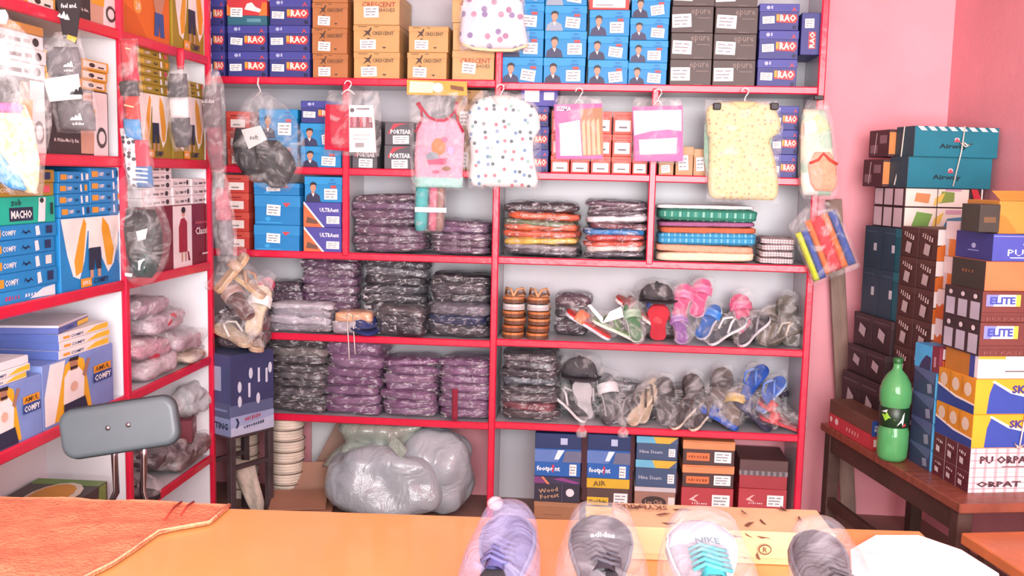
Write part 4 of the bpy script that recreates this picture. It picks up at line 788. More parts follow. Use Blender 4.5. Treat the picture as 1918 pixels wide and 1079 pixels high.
# two hosiery packs
def hosiery(label, px, py, l, r, top, bot, draw):
    t, q, prof = hang('hosiery_pack', label, 'hosiery pack', px, py, -.035, GH); hanger(t, q, px, py, .02, .035)
    panel(t, q, [(l, top), (r, top-2), (r+1, bot), (l+4, bot)], -.004, .012, paper('#b85a9c'), 'backing_card'); draw(t, q)
    MB().slab(prof([(top-16, l+6, r-4), (top+4, l-3, r+3), (bot-10, l-3, r+4), (bot+4, l, r+2)]), .05, CLEAR, 10, 14, seed(), .01).build('polybag', t, True)
def d1(t, q):
    decal(t, q, [('#f3e7ef', [(1048, 232), (1086, 225), (1090, 292), (1050, 292)]), ('#a9764e', [(1086, 205), (1128, 202), (1130, 290), (1092, 292)])]+[('#d9b088', [(1090+9*k, 232-2*k), (1095+9*k, 222), (1098+9*k, 290), (1092+9*k, 290)]) for k in range(4)]+[('#eacfe2', [(1054+9*k, 250), (1060+9*k, 240), (1062+9*k, 292), (1056+9*k, 292)]) for k in range(3)], -.0175)
    word(t, q, 'SIZMA', 1056, 204, 28, 9, -.022, '#f7e6f2')
hosiery('magenta hosiery pack with tan tights, beside the spotted romper', 1085, 172, 1038, 1128, 196, 298, d1)
def d2(t, q): decal(t, q, [('#dcd8da', [(1186, 208), (1276, 206), (1276, 246), (1250, 243), (1220, 246), (1188, 254)]), ('#b85aa0', [(1188, 258), (1220, 248), (1250, 246), (1276, 250), (1276, 256), (1188, 262)]), ('#ecd0e6', [(1196, 262), (1268, 258), (1266, 288), (1198, 290)]), ('#f8f0f6', [(1210, 264), (1225, 263), (1222, 286), (1212, 286)]), ('#f8f0f6', [(1238, 262), (1252, 262), (1250, 284), (1240, 284)])], -.0175)
hosiery('white and magenta hosiery pack with wavy print, before the short upright', 1233, 174, 1184, 1278, 200, 302, d2)
# yellow romper
t, q, prof = hang('baby_romper', 'pale yellow baby romper with tiny prints on white hanger', 'romper', 1396, 172, -.035, GH)
hanger(t, q, 1396, 172, .12, .05)
YR = [(192, 1348, 1436), (200, 1326, 1450), (215, 1322, 1458), (232, 1324, 1463), (252, 1324, 1458), (258, 1328, 1440), (300, 1328, 1452), (345, 1326, 1458), (366, 1328, 1456), (374, 1340, 1448)]
MB().slab(prof(YR), .045, spots('#dcd2a0', ['#cdb880', '#c9a688', '#b3ba90', '#d2c48c'], 38, .22), 18, 26, 21, .011).build('fabric', t, True)
MB().slab(prof([(190, 1366, 1420), (200, 1372, 1414), (208, 1384, 1402)]), .052, cloth('#dccb98'), 6, 6, 4, .002).build('neckband', t, True)
for px in (1342, 1449):
    x, z = q(px, 200); MB().cbox(x-.017, x+.017, -.03, .03, z-.015, z+.015, mat('#2a2628', .5), .004).build('hanger_clip', t)
MB().slab(prof([(188, 1322, 1456), (230, 1318, 1468), (300, 1320, 1462), (380, 1324, 1460)]), .065, CLEAR, 12, 18, 22, .012).build('polybag', t, True)
t2, q, prof = hang('baby_garment', 'mint green baby garment peeping out behind the yellow romper', 'garment', 1330, 200, -.01, GH)
MB().slab(prof([(205, 1328, 1440), (240, 1319, 1450), (300, 1318, 1440), (330, 1326, 1436)]), .012, cloth('#9fd0b4'), 8, 12, 3, .003).build('fabric', t2, True)
# bag of patterned baby clothes at the right end
t, q, prof = hang('clothes_bag', 'clear bag of green and peach baby clothes at right shelf end', 'clothes bag', 1535, 190, -.045, GH)
x, z = q(1533, 184); MB().cbox(x-.02, x+.02, -.01, .01, z-.008, z+.012, mat('#2a2426', .5), .003).build('clip', t)
MB().slab(prof([(205, 1505, 1545), (240, 1500, 1556), (300, 1499, 1562), (345, 1500, 1564), (366, 1505, 1556)]), .05, spots('#dfe3c4', ['#b8cc9a', '#f0dcc0', '#a8c8b0', '#e8e4dc'], 14, .6), 12, 18, 31, .014).build('green_garment', t, True)
MB().slab(prof([(285, 1524, 1552), (310, 1510, 1564), (345, 1516, 1566), (358, 1525, 1558)]), .03, cloth('#e8a888'), 10, 12, 33, .008, M=Matrix.Translation((0, -.026, 0))).build('peach_garment', t, True)
MB().tube([(X, -.05, Z) for X, Z in (q(*p) for p in ((1512, 306), (1528, 300), (1538, 288), (1550, 300), (1564, 308)))], .006, mat('#d2483c', .7), 6).build('red_trim', t, True)
decal(t, q, [('#efecec', [(1503, 230), (1522, 224), (1528, 246), (1504, 256)])], -.04, 'price_tag')
MB().slab(prof([(188, 1512, 1550), (225, 1498, 1562), (300, 1494, 1570), (360, 1496, 1572), (374, 1506, 1560)]), .085, HAZY, 12, 18, 35, .014).build('polybag', t, True)
# rainbow striped cloth in a tilted bag
p0 = at(1530, 392, y=-.06); t = thing('striped_cloth', 'folded rainbow striped cloth in a tilted clear bag below clothes bag', 'cloth', tuple(p0), (0, R_(-24), 0))
Mi = t.matrix_basis.to_3x3().inverted()
x0 = -.06; cols = [('#c6d43a', .028), ('#3552a4', .03), ('#e2702c', .028), ('#d0303a', .05), ('#e2702c', .03), ('#34509c', .036)]; xx = -.125
for i, (c, w) in enumerate(cols):
    MB().slab([(-.03-.035*(xx+w < -.05), xx, xx+w), (-.16, xx, xx+w), (-.285-.01*(i < 2), xx, xx+w)], .05, cloth(c), 6, 14, i+3, .003, 2.2).build('stripe', t, True); xx += w*.97
MB().slab([(.03, -.04, .04), (-.02, -.14, .08), (-.16, -.135, .09), (-.31, -.135, .085)], .07, CLEAR, 10, 14, 41, .01).build('polybag', t, True)
# red and white hosiery card
t, q, prof = hang('hosiery_card', 'red and white hosiery pack on small hanger before short upright', 'hosiery pack', 652, 156, -.04, GH)
hanger(t, q, 652, 158, .03, .025)
panel(t, q, [(612, 196), (655, 197), (656, 284), (610, 280)], -.004, .014, cloth('#c01f3c'), 'red_hosiery'); panel(t, q, [(655, 197), (701, 198), (706, 286), (656, 285)], -.004, .012, paper('#ece3e2'), 'white_card')
decal(t, q, [('#b89a9c', [(656, 219), (698, 220), (699, 228), (656, 227)]), ('#8a5a60', [(657, 228), (699, 229), (700, 240), (657, 240)])]+[(c, [(658+6*k, 220), (663+6*k, 220), (663+6*k, 238), (658+6*k, 238)]) for k, c in enumerate(('#a8485a', '#c8808c', '#8a3044', '#b8444e', '#d0a0a8', '#9a5a64'))]+[('#5a5458', ell(662, 207, 4, 4)), ('#8a8488', rect(670, 203, 694, 206)), ('#c9bfc0', rect(664, 252, 696, 254)), ('#c9bfc0', rect(664, 260, 692, 262)), ('#9a9496', rect(668, 268, 684, 276))], -.018)
MB().slab(prof([(170, 616, 708), (200, 608, 714), (270, 606, 714), (292, 606, 710)]), .05, CLEAR, 10, 14, 51, .01).build('polybag', t, True)
# bag of black caps with paper tag
t, q, prof = hang('cap_bag', 'clear bag of black caps with white tag hanging at left', 'cap bag', 484, 158, -.05, GH)
bk = mat('#241f24', .55, .1, 20, .3, 30)
MB().slab(prof([(262, 480, 520), (285, 474, 545), (310, 474, 556), (335, 490, 545), (352, 508, 532)]), .07, bk, 12, 14, 61, .012).build('black_cap', t, True)
MB().slab(prof([(240, 442, 470), (270, 436, 482), (300, 440, 490), (325, 455, 485)]), .06, bk, 10, 12, 62, .012).build('black_cap', t, True)
panel(t, q, [(458, 244), (494, 236), (506, 262), (472, 280)], -.04, .003, paper('#dedad8'), 'paper_tag')
word(t, q, 'soft', 482, 258, 16, 9, -.0445, '#3a3638')
X, Z = q(484, 158); MB().tube([(X, .0, Z+.03), (X, -.008, Z), (X+.01, 0, Z-.03), (X-.02, 0, Z-.06)], .004, mat('#e6dede', .6), 6).build('string', t, True)
MB().slab(prof([(172, 474, 500), (200, 450, 540), (250, 430, 570), (300, 434, 572), (340, 470, 558), (358, 500, 540)]), .12, CLEAR, 14, 18, 63, .02).build('polybag', t, True)
# white dress hung over the top shelf
t, q, prof = hang('baby_dress', 'white baby dress with pink prints hanging before the top shelf', 'dress', 925, -30, -.03, GH)
MB().slab(prof([(-30, 905, 950), (0, 868, 978), (40, 864, 982), (75, 860, 988), (92, 868, 988)]), .04, spots('#ddd6de', ['#a87a9a', '#8a7aa6', '#c08aa4', '#9a92b0'], 17, .22), 16, 20, 71, .012).build('fabric', t, True)
MB().tube([(X, -.012, Z) for X, Z in (q(*p) for p in ((866, 84), (890, 92), (925, 95), (960, 95), (988, 86)))], .007, cloth('#efdcae'), 6).build('hem', t, True)
MB().slab(prof([(-30, 890, 960), (0, 862, 984), (60, 858, 992), (98, 862, 992)]), .06, CLEAR, 12, 14, 72, .01).build('polybag', t, True)
# ================================================================== things hung before the left shelving
GHL = 'packs hung before the left shelving'
def lY(px, py, off=.05): return float(at(px, py, x=LX+off)[1])
# grey sports sock pack
Y = lY(130, 90); t, q, prof = hang('sock_pack', 'grey folded sports socks with white band on black header card', 'sock pack', 125, -6, Y, GHL)
panel(t, q, [(110, -6), (157, -2), (146, 84), (122, 70)], -.01, .004, paper('#2f2b2e'), 'header_card')
decal(t, q, [('#f2f0f0', [(112, 32), (117, 26), (121, 35)]), ('#f2f0f0', [(118, 35), (125, 22), (130, 37)]), ('#f2f0f0', [(126, 38), (131, 27), (136, 39)]), ('#d8a838', [(132, 66), (150, 72), (146, 82), (130, 74)])], -.0155, 'header_print')
word(t, q, 'feel and.', 134, 12, 30, 9, -.0155, '#efecec')
MB().slab(prof([(88, 86, 146), (110, 82, 152), (146, 88, 152)]), .04, mat('#6d6a6e', .85, .08, 40, .3, 90), 10, 10, 81, .004).build('sock_fold', t, True)
MB().slab(prof([(188, 106, 170), (215, 108, 178), (244, 114, 180)]), .04, mat('#6d6a6e', .85, .08, 40, .3, 90), 10, 10, 82, .004).build('sock_fold', t, True)
panel(t, q, [(90, 150), (156, 140), (162, 186), (103, 192)], -.026, .004, paper('#dcdadc'), 'paper_band')
def three_stripes(cx, cy, s, c): return [(c, [(cx-s+k*s*.62, cy+s*.55), (cx-s*.75+k*s*.62, cy+s*(.1-.32*k)), (cx-s*.45+k*s*.62, cy+s*(0-.34*k)), (cx-s*.1+k*s*.62, cy+s*.55)]) for k in range(3)]
decal(t, q, three_stripes(135, 122, 9, '#eceaea')+three_stripes(150, 220, 11, '#eceaea'), -.024, 'logo'); decal(t, q, three_stripes(152, 172, 12, '#2c2a2e'), -.031, 'band_logo')
word(t, q, 'adidas', 136, 133, 17, 5, -.0245, '#e6e4e4'); word(t, q, 'adidas', 154, 232, 22, 6, -.0245, '#e6e4e4')
MB().slab(prof([(60, 104, 150), (90, 80, 154), (150, 82, 172), (215, 98, 184), (250, 108, 184)]), .07, CLEAR, 12, 16, 83, .012).build('polybag', t, True)
# bag of colourful tops at the very left
Y = lY(40, 200, .09); t, q, prof = hang('clothes_bag', 'clear bag of yellow and blue tops hanging at the left photo edge', 'clothes bag', 20, 26, Y, GHL)
MB().slab(prof([(196, -40, 46), (230, -40, 62), (300, -40, 74), (340, 20, 72), (362, 50, 66)]), .05, cloth('#ecd98a', '#f3eee0'), 12, 16, 85, .012).build('yellow_top', t, True)
MB().slab(prof([(268, -40, 0), (300, -40, 22), (330, -10, 50), (356, 36, 62)]), .03, cloth('#3f8fd0', '#9fc8e6'), 10, 12, 86, .008, M=Matrix.Translation((0, -.03, 0))).build('blue_top', t, True)
MB().slab(prof([(192, -40, 40), (202, -40, 50), (212, -40, 44)]), .045, cloth('#b86aa8'), 8, 6, 87, .005, M=Matrix.Translation((0, -.015, 0))).build('pink_waistband', t, True)
MB().slab(prof([(18, -4, 10), (30, -10, 16), (46, -8, 12)]), .03, mat('#dfe9e6', .5), 6, 8, 88, .006).build('knot', t, True)
MB().slab(prof([(30, -8, 14), (60, -40, 50), (130, -40, 80), (200, -40, 96), (240, -40, 96), (300, -40, 84), (366, 20, 80)]), .11, HAZY, 12, 18, 89, .018).build('polybag', t, True)
# red sock strip
Y = lY(250, 200); t, q, prof = hang('sock_strip', 'strip of coloured socks with red cards at the middle left post', 'sock strip', 245, 78, Y, GHL)
for a, b_, l, r, c, n in ((76, 128, 224, 256, '#d84048', 'red_card'), (128, 152, 228, 260, '#b8304a', 'crimson_sock'), (152, 180, 222, 260, '#4a4448', 'grey_sock'), (180, 228, 232, 262, '#d2413a', 'red_card'), (222, 262, 230, 264, '#5a9ad0', 'blue_sock'), (262, 318, 248, 280, '#d23a4e', 'red_card'), (310, 352, 252, 286, '#4a78a8', 'striped_sock')):
    sm = cloth(c) if 'sock' in n else paper(c)
    MB().slab(prof([(a, l, r-2), ((a+b_)/2, l+2, r), (b_, l+4, r+2)]), .028 if 'sock' in n else .008, sm, 8, 8, seed(), .003).build(n, t, True)
decal(t, q, [('#f0c8a0', [(238, 196), (256, 200), (256, 203), (238, 199)]), ('#f0c8a0', [(240, 90), (250, 92), (250, 95), (240, 93)])]+[('#eef2f6', [(254, 314+8*k), (282, 316+8*k), (283, 319+8*k), (254, 317+8*k)]) for k in range(4)], -.022, 'print')
MB().slab(prof([(240, 222, 240), (262, 228, 254), (320, 236, 258), (350, 246, 262)]), .02, spots('#e6e0e4', ['#4a4448', '#b8b0b4'], 50, .35), 8, 12, 92, .006).build('speckled_sock', t, True)
MB().slab(prof([(72, 222, 258), (180, 220, 268), (300, 228, 288), (358, 244, 290)]), .06, CLEAR, 10, 16, 93, .01).build('polybag', t, True)
# grey cap bag and bag against the corner post
Y = lY(335, 200); t, q, prof = hang('sock_pack', 'dark grey socks with white band in bag under red bow', 'sock pack', 338, 96, Y, GHL)
MB().slab(prof([(90, 332, 344), (110, 330, 346), (130, 332, 344)]), .016, mat('#c4203c', .5), 6, 8, 94, .003).build('red_bow', t, True)
MB().slab(prof([(138, 318, 350), (160, 314, 352), (182, 316, 352)]), .035, mat('#57555a', .8, .1, 40, .3, 80), 8, 8, 95, .004).build('sock_fold', t, True)
MB().slab(prof([(182, 316, 352), (200, 317, 354), (222, 320, 354)]), .038, mat('#d9d5d6', .6), 8, 8, 96, .004).build('paper_band', t, True)
MB().slab(prof([(220, 320, 356), (245, 322, 356), (276, 330, 352)]), .035, mat('#57555a', .8, .1, 40, .3, 80), 8, 8, 97, .004).build('sock_fold', t, True)
MB().slab(prof([(122, 326, 346), (140, 312, 356), (240, 314, 360), (284, 326, 356)]), .06, CLEAR, 8, 14, 98, .01).build('polybag', t, True)
Y = lY(400, 200, .06); t, q, prof = hang('sock_pack', 'dim maroon and grey socks in long bag at the corner post', 'sock pack', 400, 126, Y, GHL)
MB().slab(prof([(160, 384, 412), (200, 378, 414), (240, 382, 416)]), .04, mat('#6a5a60', .8, .15, 20, .3, 60), 8, 10, 101, .006).build('sock_fold', t, True)
MB().slab(prof([(236, 384, 416), (275, 388, 418), (318, 396, 418)]), .04, mat('#8a4a58', .8, .2, 18, .3, 60), 8, 10, 102, .006).build('sock_fold', t, True)
word(t, q, 'adidas', 394, 190, 24, 8, -.026, '#cfc6ca')
MB().slab(prof([(128, 394, 408), (160, 378, 420), (250, 380, 424), (330, 398, 424)]), .06, HAZY, 8, 14, 103, .012).build('polybag', t, True)
Y = lY(418, 400, .1); t, q, prof = hang('sock_pack', 'pink and grey socks in long bag before the red box pile', 'sock pack', 412, 318, Y, GHL)
MB().slab(prof([(352, 404, 424), (385, 402, 432), (415, 404, 434)]), .04, mat('#b86a78', .8, .2, 18, .3, 60), 8, 10, 105, .006).build('sock_fold', t, True)
MB().slab(prof([(412, 406, 434), (445, 410, 438), (480, 414, 436)]), .04, mat('#7a757c', .8, .15, 18, .3, 60), 8, 10, 106, .006).build('sock_fold', t, True)
MB().slab(prof([(314, 402, 416), (345, 396, 430), (430, 398, 444), (490, 408, 444)]), .06, HAZY, 8, 14, 107, .012).build('polybag', t, True)
# big bag with dark shoes
Y = lY(262, 430, .07); t, q, prof = hang('shoe_bag', 'large clear bag of dark shoes hanging at middle left post', 'shoe bag', 250, 318, Y, GHL)
dk = mat('#221d20', .5, .2, 14, .4, 30)
MB().slab(prof([(392, 238, 290), (430, 232, 304), (470, 238, 306), (500, 246, 296)]), .08, dk, 12, 14, 111, .03).build('dark_shoe', t, True)
MB().slab(prof([(455, 246, 296), (490, 250, 298), (520, 256, 284)]), .1, mat('#24403e', .5, .2, 14, .4, 30), 10, 10, 112, .016).build('teal_sole', t, True)
decal(t, q, [('#e8e6e6', [(272, 486), (284, 482), (284, 500), (272, 504)]), ('#cfc8c6', [(268, 432), (290, 426), (286, 446), (272, 450)]), ('#e8e6e6', [(248, 508), (262, 510), (260, 516), (248, 514)])], -.055, 'white_marks')
MB().slab(prof([(322, 240, 256), (350, 216, 290), (400, 200, 312), (440, 208, 322), (490, 226, 312), (520, 238, 296), (536, 250, 276)]), .12, CLEAR, 14, 18, 113, .028).build('polybag', t, True)
# piles on the lower left shelves near the corner
def lpack(px, py, w, d, h, c, label, X=LX-.06, group='bagged goods on the lower left shelves', z=None, rz=0):
    p = at(px, py, x=X); o = MB().pillow(d, w, h, wrapped(c), seed(), 9, 5.5, .008, .4).build('garment_pack', None, True)
    MB().pillow(d*1.04, w*1.04, h*1.08, HAZY, SEED[0]+300, 8, 4.5, .02, .4).build('plastic_wrap', o, True)
    o.location = (X-.05, float(p[1]), z if z is not None else float(p[2])); o.rotation_euler = (RNG.uniform(-.1, .1), RNG.uniform(-.05, .05), rz); return tag(o, label, 'garment pack', group)
z = TOPW[3]+.001
lpack(285, 700, .32, .22, .09, '#c4b4bc', 'pale pink wrapped pack at the bottom of the left pile', z=z)
lpack(350, 680, .34, .22, .05, '#cbb9a2', 'cream wrapped pack lying low at right of left pile', z=z, rz=.2)
lpack(270, 650, .3, .2, .09, '#cba0ae', 'rose wrapped pack in the middle of the left pile', z=z+.085)
lpack(335, 640, .3, .2, .09, '#b5a0ac', 'dusty mauve wrapped pack above the cream pack', z=z+.055)
lpack(300, 600, .34, .2, .09, '#bdaab6', 'lilac wrapped pack near top of left pile', z=z+.165)
lpack(275, 570, .28, .18, .08, '#b09aa8', 'mauve grey wrapped pack topping the left pile', z=z+.24)
for px, py, lab in ((318, 612, 'upper'), (290, 672, 'lower')):
    o = MB().pillow(.04, .11, .05, mat('#d0304a', .4, .1, 20, .3, 30), seed(), 6, 3, .01, .3).build('red_ribbon_bundle', None, True); o.location = at(px, py, x=LX-.035); tag(o, f'{lab} bright red ribbon bundle tucked in the left pink pile', 'ribbon')
z = TOPW[4]+.001
lpack(350, 880, .4, .22, .1, '#6a5a58', 'brown wrapped shoe pack on the lowest shelf by the corner post', z=z)
lpack(300, 850, .26, .2, .09, '#544a4e', 'dark wrapped shoe pack on the lowest shelf behind chair', z=z+.06)
p = at(365, 822, x=LX-.05); carton('shoe_box', 'maroon box with white lettering on lowest shelf by corner post', 'box', (LX-.05, float(p[1]), z+.1), math.pi/2+.3, .2, .16, .1, '#6d2433', '#6d2433', 0, [*squig('#eee6e8', .5, .6, .7, .3, 6, -.2), ('p', '#d8c8cc', rect(.2, .2, .6, .25))])
p = at(362, 770, x=LX-.06); o = MB().pillow(.14, .22, .14, bagmat('greybag', .5, .85, (.62, .64, .66, 1)), seed(), 8, 3, .02, .4).build('grey_polybag', None, True); o.location = (LX-.08, float(p[1]), z+.19); tag(o, 'crumpled grey polybag resting on maroon box beside grey chair', 'polybag')
p = at(268, 915, x=LX-.03); shoe('dark court shoe toe forward on the lowest left shelf', (LX-.07, float(p[1]), z), (0, 0, R_(-80)), .2, .085, .08, '#4a3d3e', '#2c2628', None, '#7a6a6a', bag=True)
# ================================================================== bench and cartons by the right wall
BZ = .52; WOOD = mat('#8a4a38', .45, .15, 6, .1, 30, .2, 0, (1, 6, 1)); DWOOD = mat('#4a332c', .6, .15, 6, .15, 30)
bn = thing('wooden_bench', 'low brown wooden bench along the right wall carrying cartons', 'bench', (*BO, 0), TH)
# local bench frame: x = v, y = -u
MB().cbox(0, .5, -1.14, 0, BZ-.035, BZ, WOOD, .004).build('bench_top', bn)
MB().cbox(.02, .05, -1.08, -.04, BZ-.12, BZ-.0355, DWOOD, .003).build('apron', bn); MB().cbox(.45, .48, -1.08, -.04, BZ-.12, BZ-.0355, DWOOD, .003).build('apron', bn)
for x in (.015, .43):
    for y in (-.075, -1.11):
        MB().cbox(x, x+.055, y, y+.055, 0, BZ-.0355, DWOOD, .003).build('leg', bn)
MB().cbox(.02, .05, -1.08, -.06, .14, .19, DWOOD, .003).build('stretcher', bn)
GB = 'cartons piled on the bench'
def bbox(name, label, u0, u1, v0, w, z0, h, body, lid=None, lidh=0, items=(), side=(), top=(), cat='box'):
    """box with its front face at u1 (towards the shop front) and its left face at v0"""
    x, y = bench_xy(u1, v0+w/2); return carton(name, label, cat, (x, y, z0+.0005), TH, w, u1-u0, h-.001, body, lid, lidh, items, side, top, GB)
def zu(px, py, u): return float(atu(px, py, u)[1])
def zv(px, py, v): return float(atv(px, py, v)[1])
# --- nearest pile (front faces at u = 1.02)
U1, V1 = 1.02, .1
rows = [(BZ, 886), (None, 840), (None, 777), (None, 711), (None, 668), (None, 604), (None, 546), (None, 490), (None, 438)]
zs = [BZ]+[zu(1850, py, U1) for _, py in rows]
ends = lambda c, a, n=3: [('p', c, rect(i/n+.005, .02, (i+1)/n-.02, .98)) for i in range(n)]+[('p', a, rect(i/n+.06, .12, (i+1)/n-.1, .55)) for i in range(n)]
def side_maroon(): return [('p', '#5d2733', rect(0, 0, 1, 1)), ('p', '#a8a0a4', rect(.33, .0, .345, 1)), ('p', '#a8a0a4', rect(.66, 0, .675, 1))]+sum([squig('#e6dcdc', .18+.33*i, .72, .2, .14, 4, -.3) for i in range(3)], [])+[('p', '#cfc4c6', [(.12+.33*i, .3), (.22+.33*i, .25), (.22+.33*i, .5), (.12+.33*i, .55)]) for i in range(3)]
pat = [('p', '#e2d4d6', rect(.0, .0, 1, 1))]+[('p', '#c9a8ae', rect(.04+.12*i, .0, .07+.12*i, 1)) for i in range(8)]+[('p', '#b88f96', rect(0, .2+.3*i, 1, .23+.3*i)) for i in range(3)]
bbox('shoe_carton', 'white pink patterned carton at the bottom of nearest bench pile', .78, U1, V1, .34, zs[0], zs[1]-zs[0], '#e0d0d3', items=pat+[('t', '#4a3038', 'ORPAT', .33, .45, .3, .5, 0, .03)], side=side_maroon())
bbox('shoe_carton', 'white pink patterned carton, second up in nearest bench pile', .78, U1, V1, .34, zs[1], zs[2]-zs[1], '#e0d0d3', items=pat+[('t', '#4a3038', 'PU ORPAT', .4, .55, .32, .6, 0, .03), ('p', '#5a4048', rect(.35, .25, .7, .28))], side=side_maroon())
def skyl():
    return [('p', '#2f4aa0', [(.14, .02), (.99, .02), (.99, .36), (.7, .42), (.4, .6), (.2, .9), (.16, .6)]), ('p', '#f1eeea', [(.99, .36), (.99, .42), (.72, .48), (.42, .66), (.2, .97), (.18, .93), (.4, .6), (.7, .42)]), ('t', '#3a3a86', 'SKYLARK', .68, .72, .24, .55, 0, .04)]
def skside(): return [('p', '#d8912a', rect(0, .3, 1, 1)), ('p', '#2c418e', [(0, 0), (1, 0), (1, .25), (.5, .3), (0, .5)]), ('p', '#efe8e0', [(0, .5), (.5, .3), (1, .25), (1, .3), (.5, .37), (0, .57)]), ('p', '#b97c2c', rect(.32, .4, .34, 1)), ('p', '#b97c2c', rect(.65, .4, .67, 1)), ('p', '#d8c8b0', ell(.17, .7, .1, .2)), ('p', '#d8c8b0', ell(.5, .68, .1, .2)), ('p', '#d8c8b0', ell(.83, .66, .1, .2))]
bbox('shoe_carton', 'lower blue and amber carton with swoosh in nearest bench pile', .78, U1, V1, .34, zs[2], zs[3]-zs[2], '#f0a92c', items=skyl(), side=skside())
bbox('shoe_carton', 'upper blue and amber carton with swoosh in nearest bench pile', .78, U1, V1, .34, zs[3], zs[4]-zs[3], '#f0a92c', items=skyl(), side=skside())
bbox('shoe_carton', 'white carton with small print above the blue amber cartons', .8, U1-.01, V1+.01, .34, zs[4], zs[5]-zs[4], '#e9e5e6', items=[('p', '#e0a838', rect(0, .86, .3, 1)), ('p', '#6a6668', rect(.3, .3, .6, .36)), ('p', '#8a8688', rect(.55, .5, .62, .7))], side=[('p', '#b8772c', rect(0, 0, .75, 1)), ('p', '#3d4a98', rect(.75, 0, .9, 1))])
def elside(): return [('p', '#3a2c2e', rect(0, 0, 1, 1))]+[('p', '#b9b6c4', rect(.06+.33*i, .05, .3+.33*i, .62)) for i in range(3)]+[('p', '#d8cfd0', ell(.18+.33*i, .8, .05, .08)) for i in range(3)]
def elite(): return [('p', '#5e2c2a', rect(0, .3+.2*0, 1, .33)), ('p', '#5e2c2a', rect(0, .2, 1, .22)), ('p', '#e9e7ee', rect(.04, .52, .42, .9)), ('p', '#8088cc', [(.04, .52), (.12, .52), (.18, .9), (.04, .9)]), ('p', '#e3c24a', rect(.37, .52, .42, .9)), ('t', '#3b4fa6', 'ELITE', .22, .71, .24, .28, 0, .04), ('t', '#8a5650', 'PU FASHION', .4, .1, .1, .7, 0, .0)]
bbox('shoe_carton', 'dark red carton with blue lettering, lower of the two', .78, U1, V1, .34, zs[5], zs[6]-zs[5], '#6e3a34', items=elite(), side=elside())
bbox('shoe_carton', 'dark red carton with blue lettering, upper of the two', .78, U1, V1, .34, zs[6], zs[7]-zs[6], '#6e3a34', items=elite(), side=elside())
bbox('shoe_carton', 'plain orange carton above the dark red cartons', .8, U1-.01, V1+.01, .34, zs[7], zs[8]-zs[7], '#d9794c', items=[('t', '#8a4a34', 'FE', .72, .3, .25, .14)], side=[('p', '#33332e', rect(0, 0, 1, 1)), *squig('#8a5a3a', .5, .6, .4, .14, 4)])
bbox('shoe_carton', 'violet blue carton with white emblem near top of nearest pile', .78, U1-.01, V1+.03, .33, zs[8], zs[9]-zs[8], '#4450a8', items=[('p', '#8a94d0', rect(.0, .9, .6, .93)), ('p', '#eef0f8', [(.34, .62), (.4, .8), (.42, .66), (.48, .74), (.45, .56), (.38, .54)]), ('t', '#eef0f8', 'PUL.2P.', .42, .32, .24, .5, 0, .0), ('p', '#eef0f8', rect(.2, .12, .64, .15))], side=[('p', '#323a80', rect(0, 0, 1, 1)), ('p', '#a8b0dc', ell(.5, .5, .06, .1)), ('p', '#8a94d0', rect(.35, .3, .65, .34))])
# kraft carton with open flap, and small dark box
zt = zs[9]; h = zu(1880, 376, U1)-zt
kt = bbox('kraft_carton', 'amber kraft carton with lifted flap topping the nearest pile', .8, U1-.02, V1+.05, .3, zt, h, '#c48a3a', items=[('p', '#b07a30', [(0, 0), (.25, 0), (.1, .5), (0, .6)])])
MB().add([(-.15, -.001, h), (.15, -.001, h), (.15, .05, h+.035), (-.15, .05, h+.03), (-.15, .002, h+.003), (.15, .002, h+.003), (.15, .053, h+.038), (-.15, .053, h+.033)], [(0, 1, 2, 3), (7, 6, 5, 4), (0, 4, 5, 1), (2, 6, 7, 3), (1, 5, 6, 2), (3, 7, 4, 0)], paper('#c8923f')).build('flap', kt)
bbox('small_box', 'small blackish green box beside the kraft carton', .9, U1-.005, V1-.03, .075, zt+.004, h*.85, '#3a3a34', items=[('p', '#6a5238', rect(.2, .35, .8, .55))])
# string round the nearest pile
xx, yy = bench_xy(U1+.006, V1+.2); sg = thing('tie_string', 'white string tied down the front of the dark red cartons', 'string', (xx, yy, zs[5]), TH)
MB().tube([(.03, 0, zs[7]-zs[5]), (.02, -.004, (zs[7]-zs[5])*.5), (.005, -.001, 0)], .003, mat('#e9e2dc', .7), 5).build('strand', sg, True)
xx, yy = bench_xy(U1+.006, V1+.18); sg = thing('tie_string', 'white string with knot tied round the blue amber cartons', 'string', (xx, yy, zs[2]), TH)
MB().tube([(.02, 0, zs[4]-zs[2]), (.012, -.004, (zs[4]-zs[2])*.5), (0, -.001, 0)], .003, mat('#e9e2dc', .7), 5).build('strand', sg, True)
MB().tube([(0, -.003, 0), (-.012, -.006, .012), (-.02, -.005, .02), (-.01, -.004, .004), (.014, -.005, .014), (.0, -.004, 0)], .003, mat('#cfc6c0', .7), 5).build('knot', sg, True)
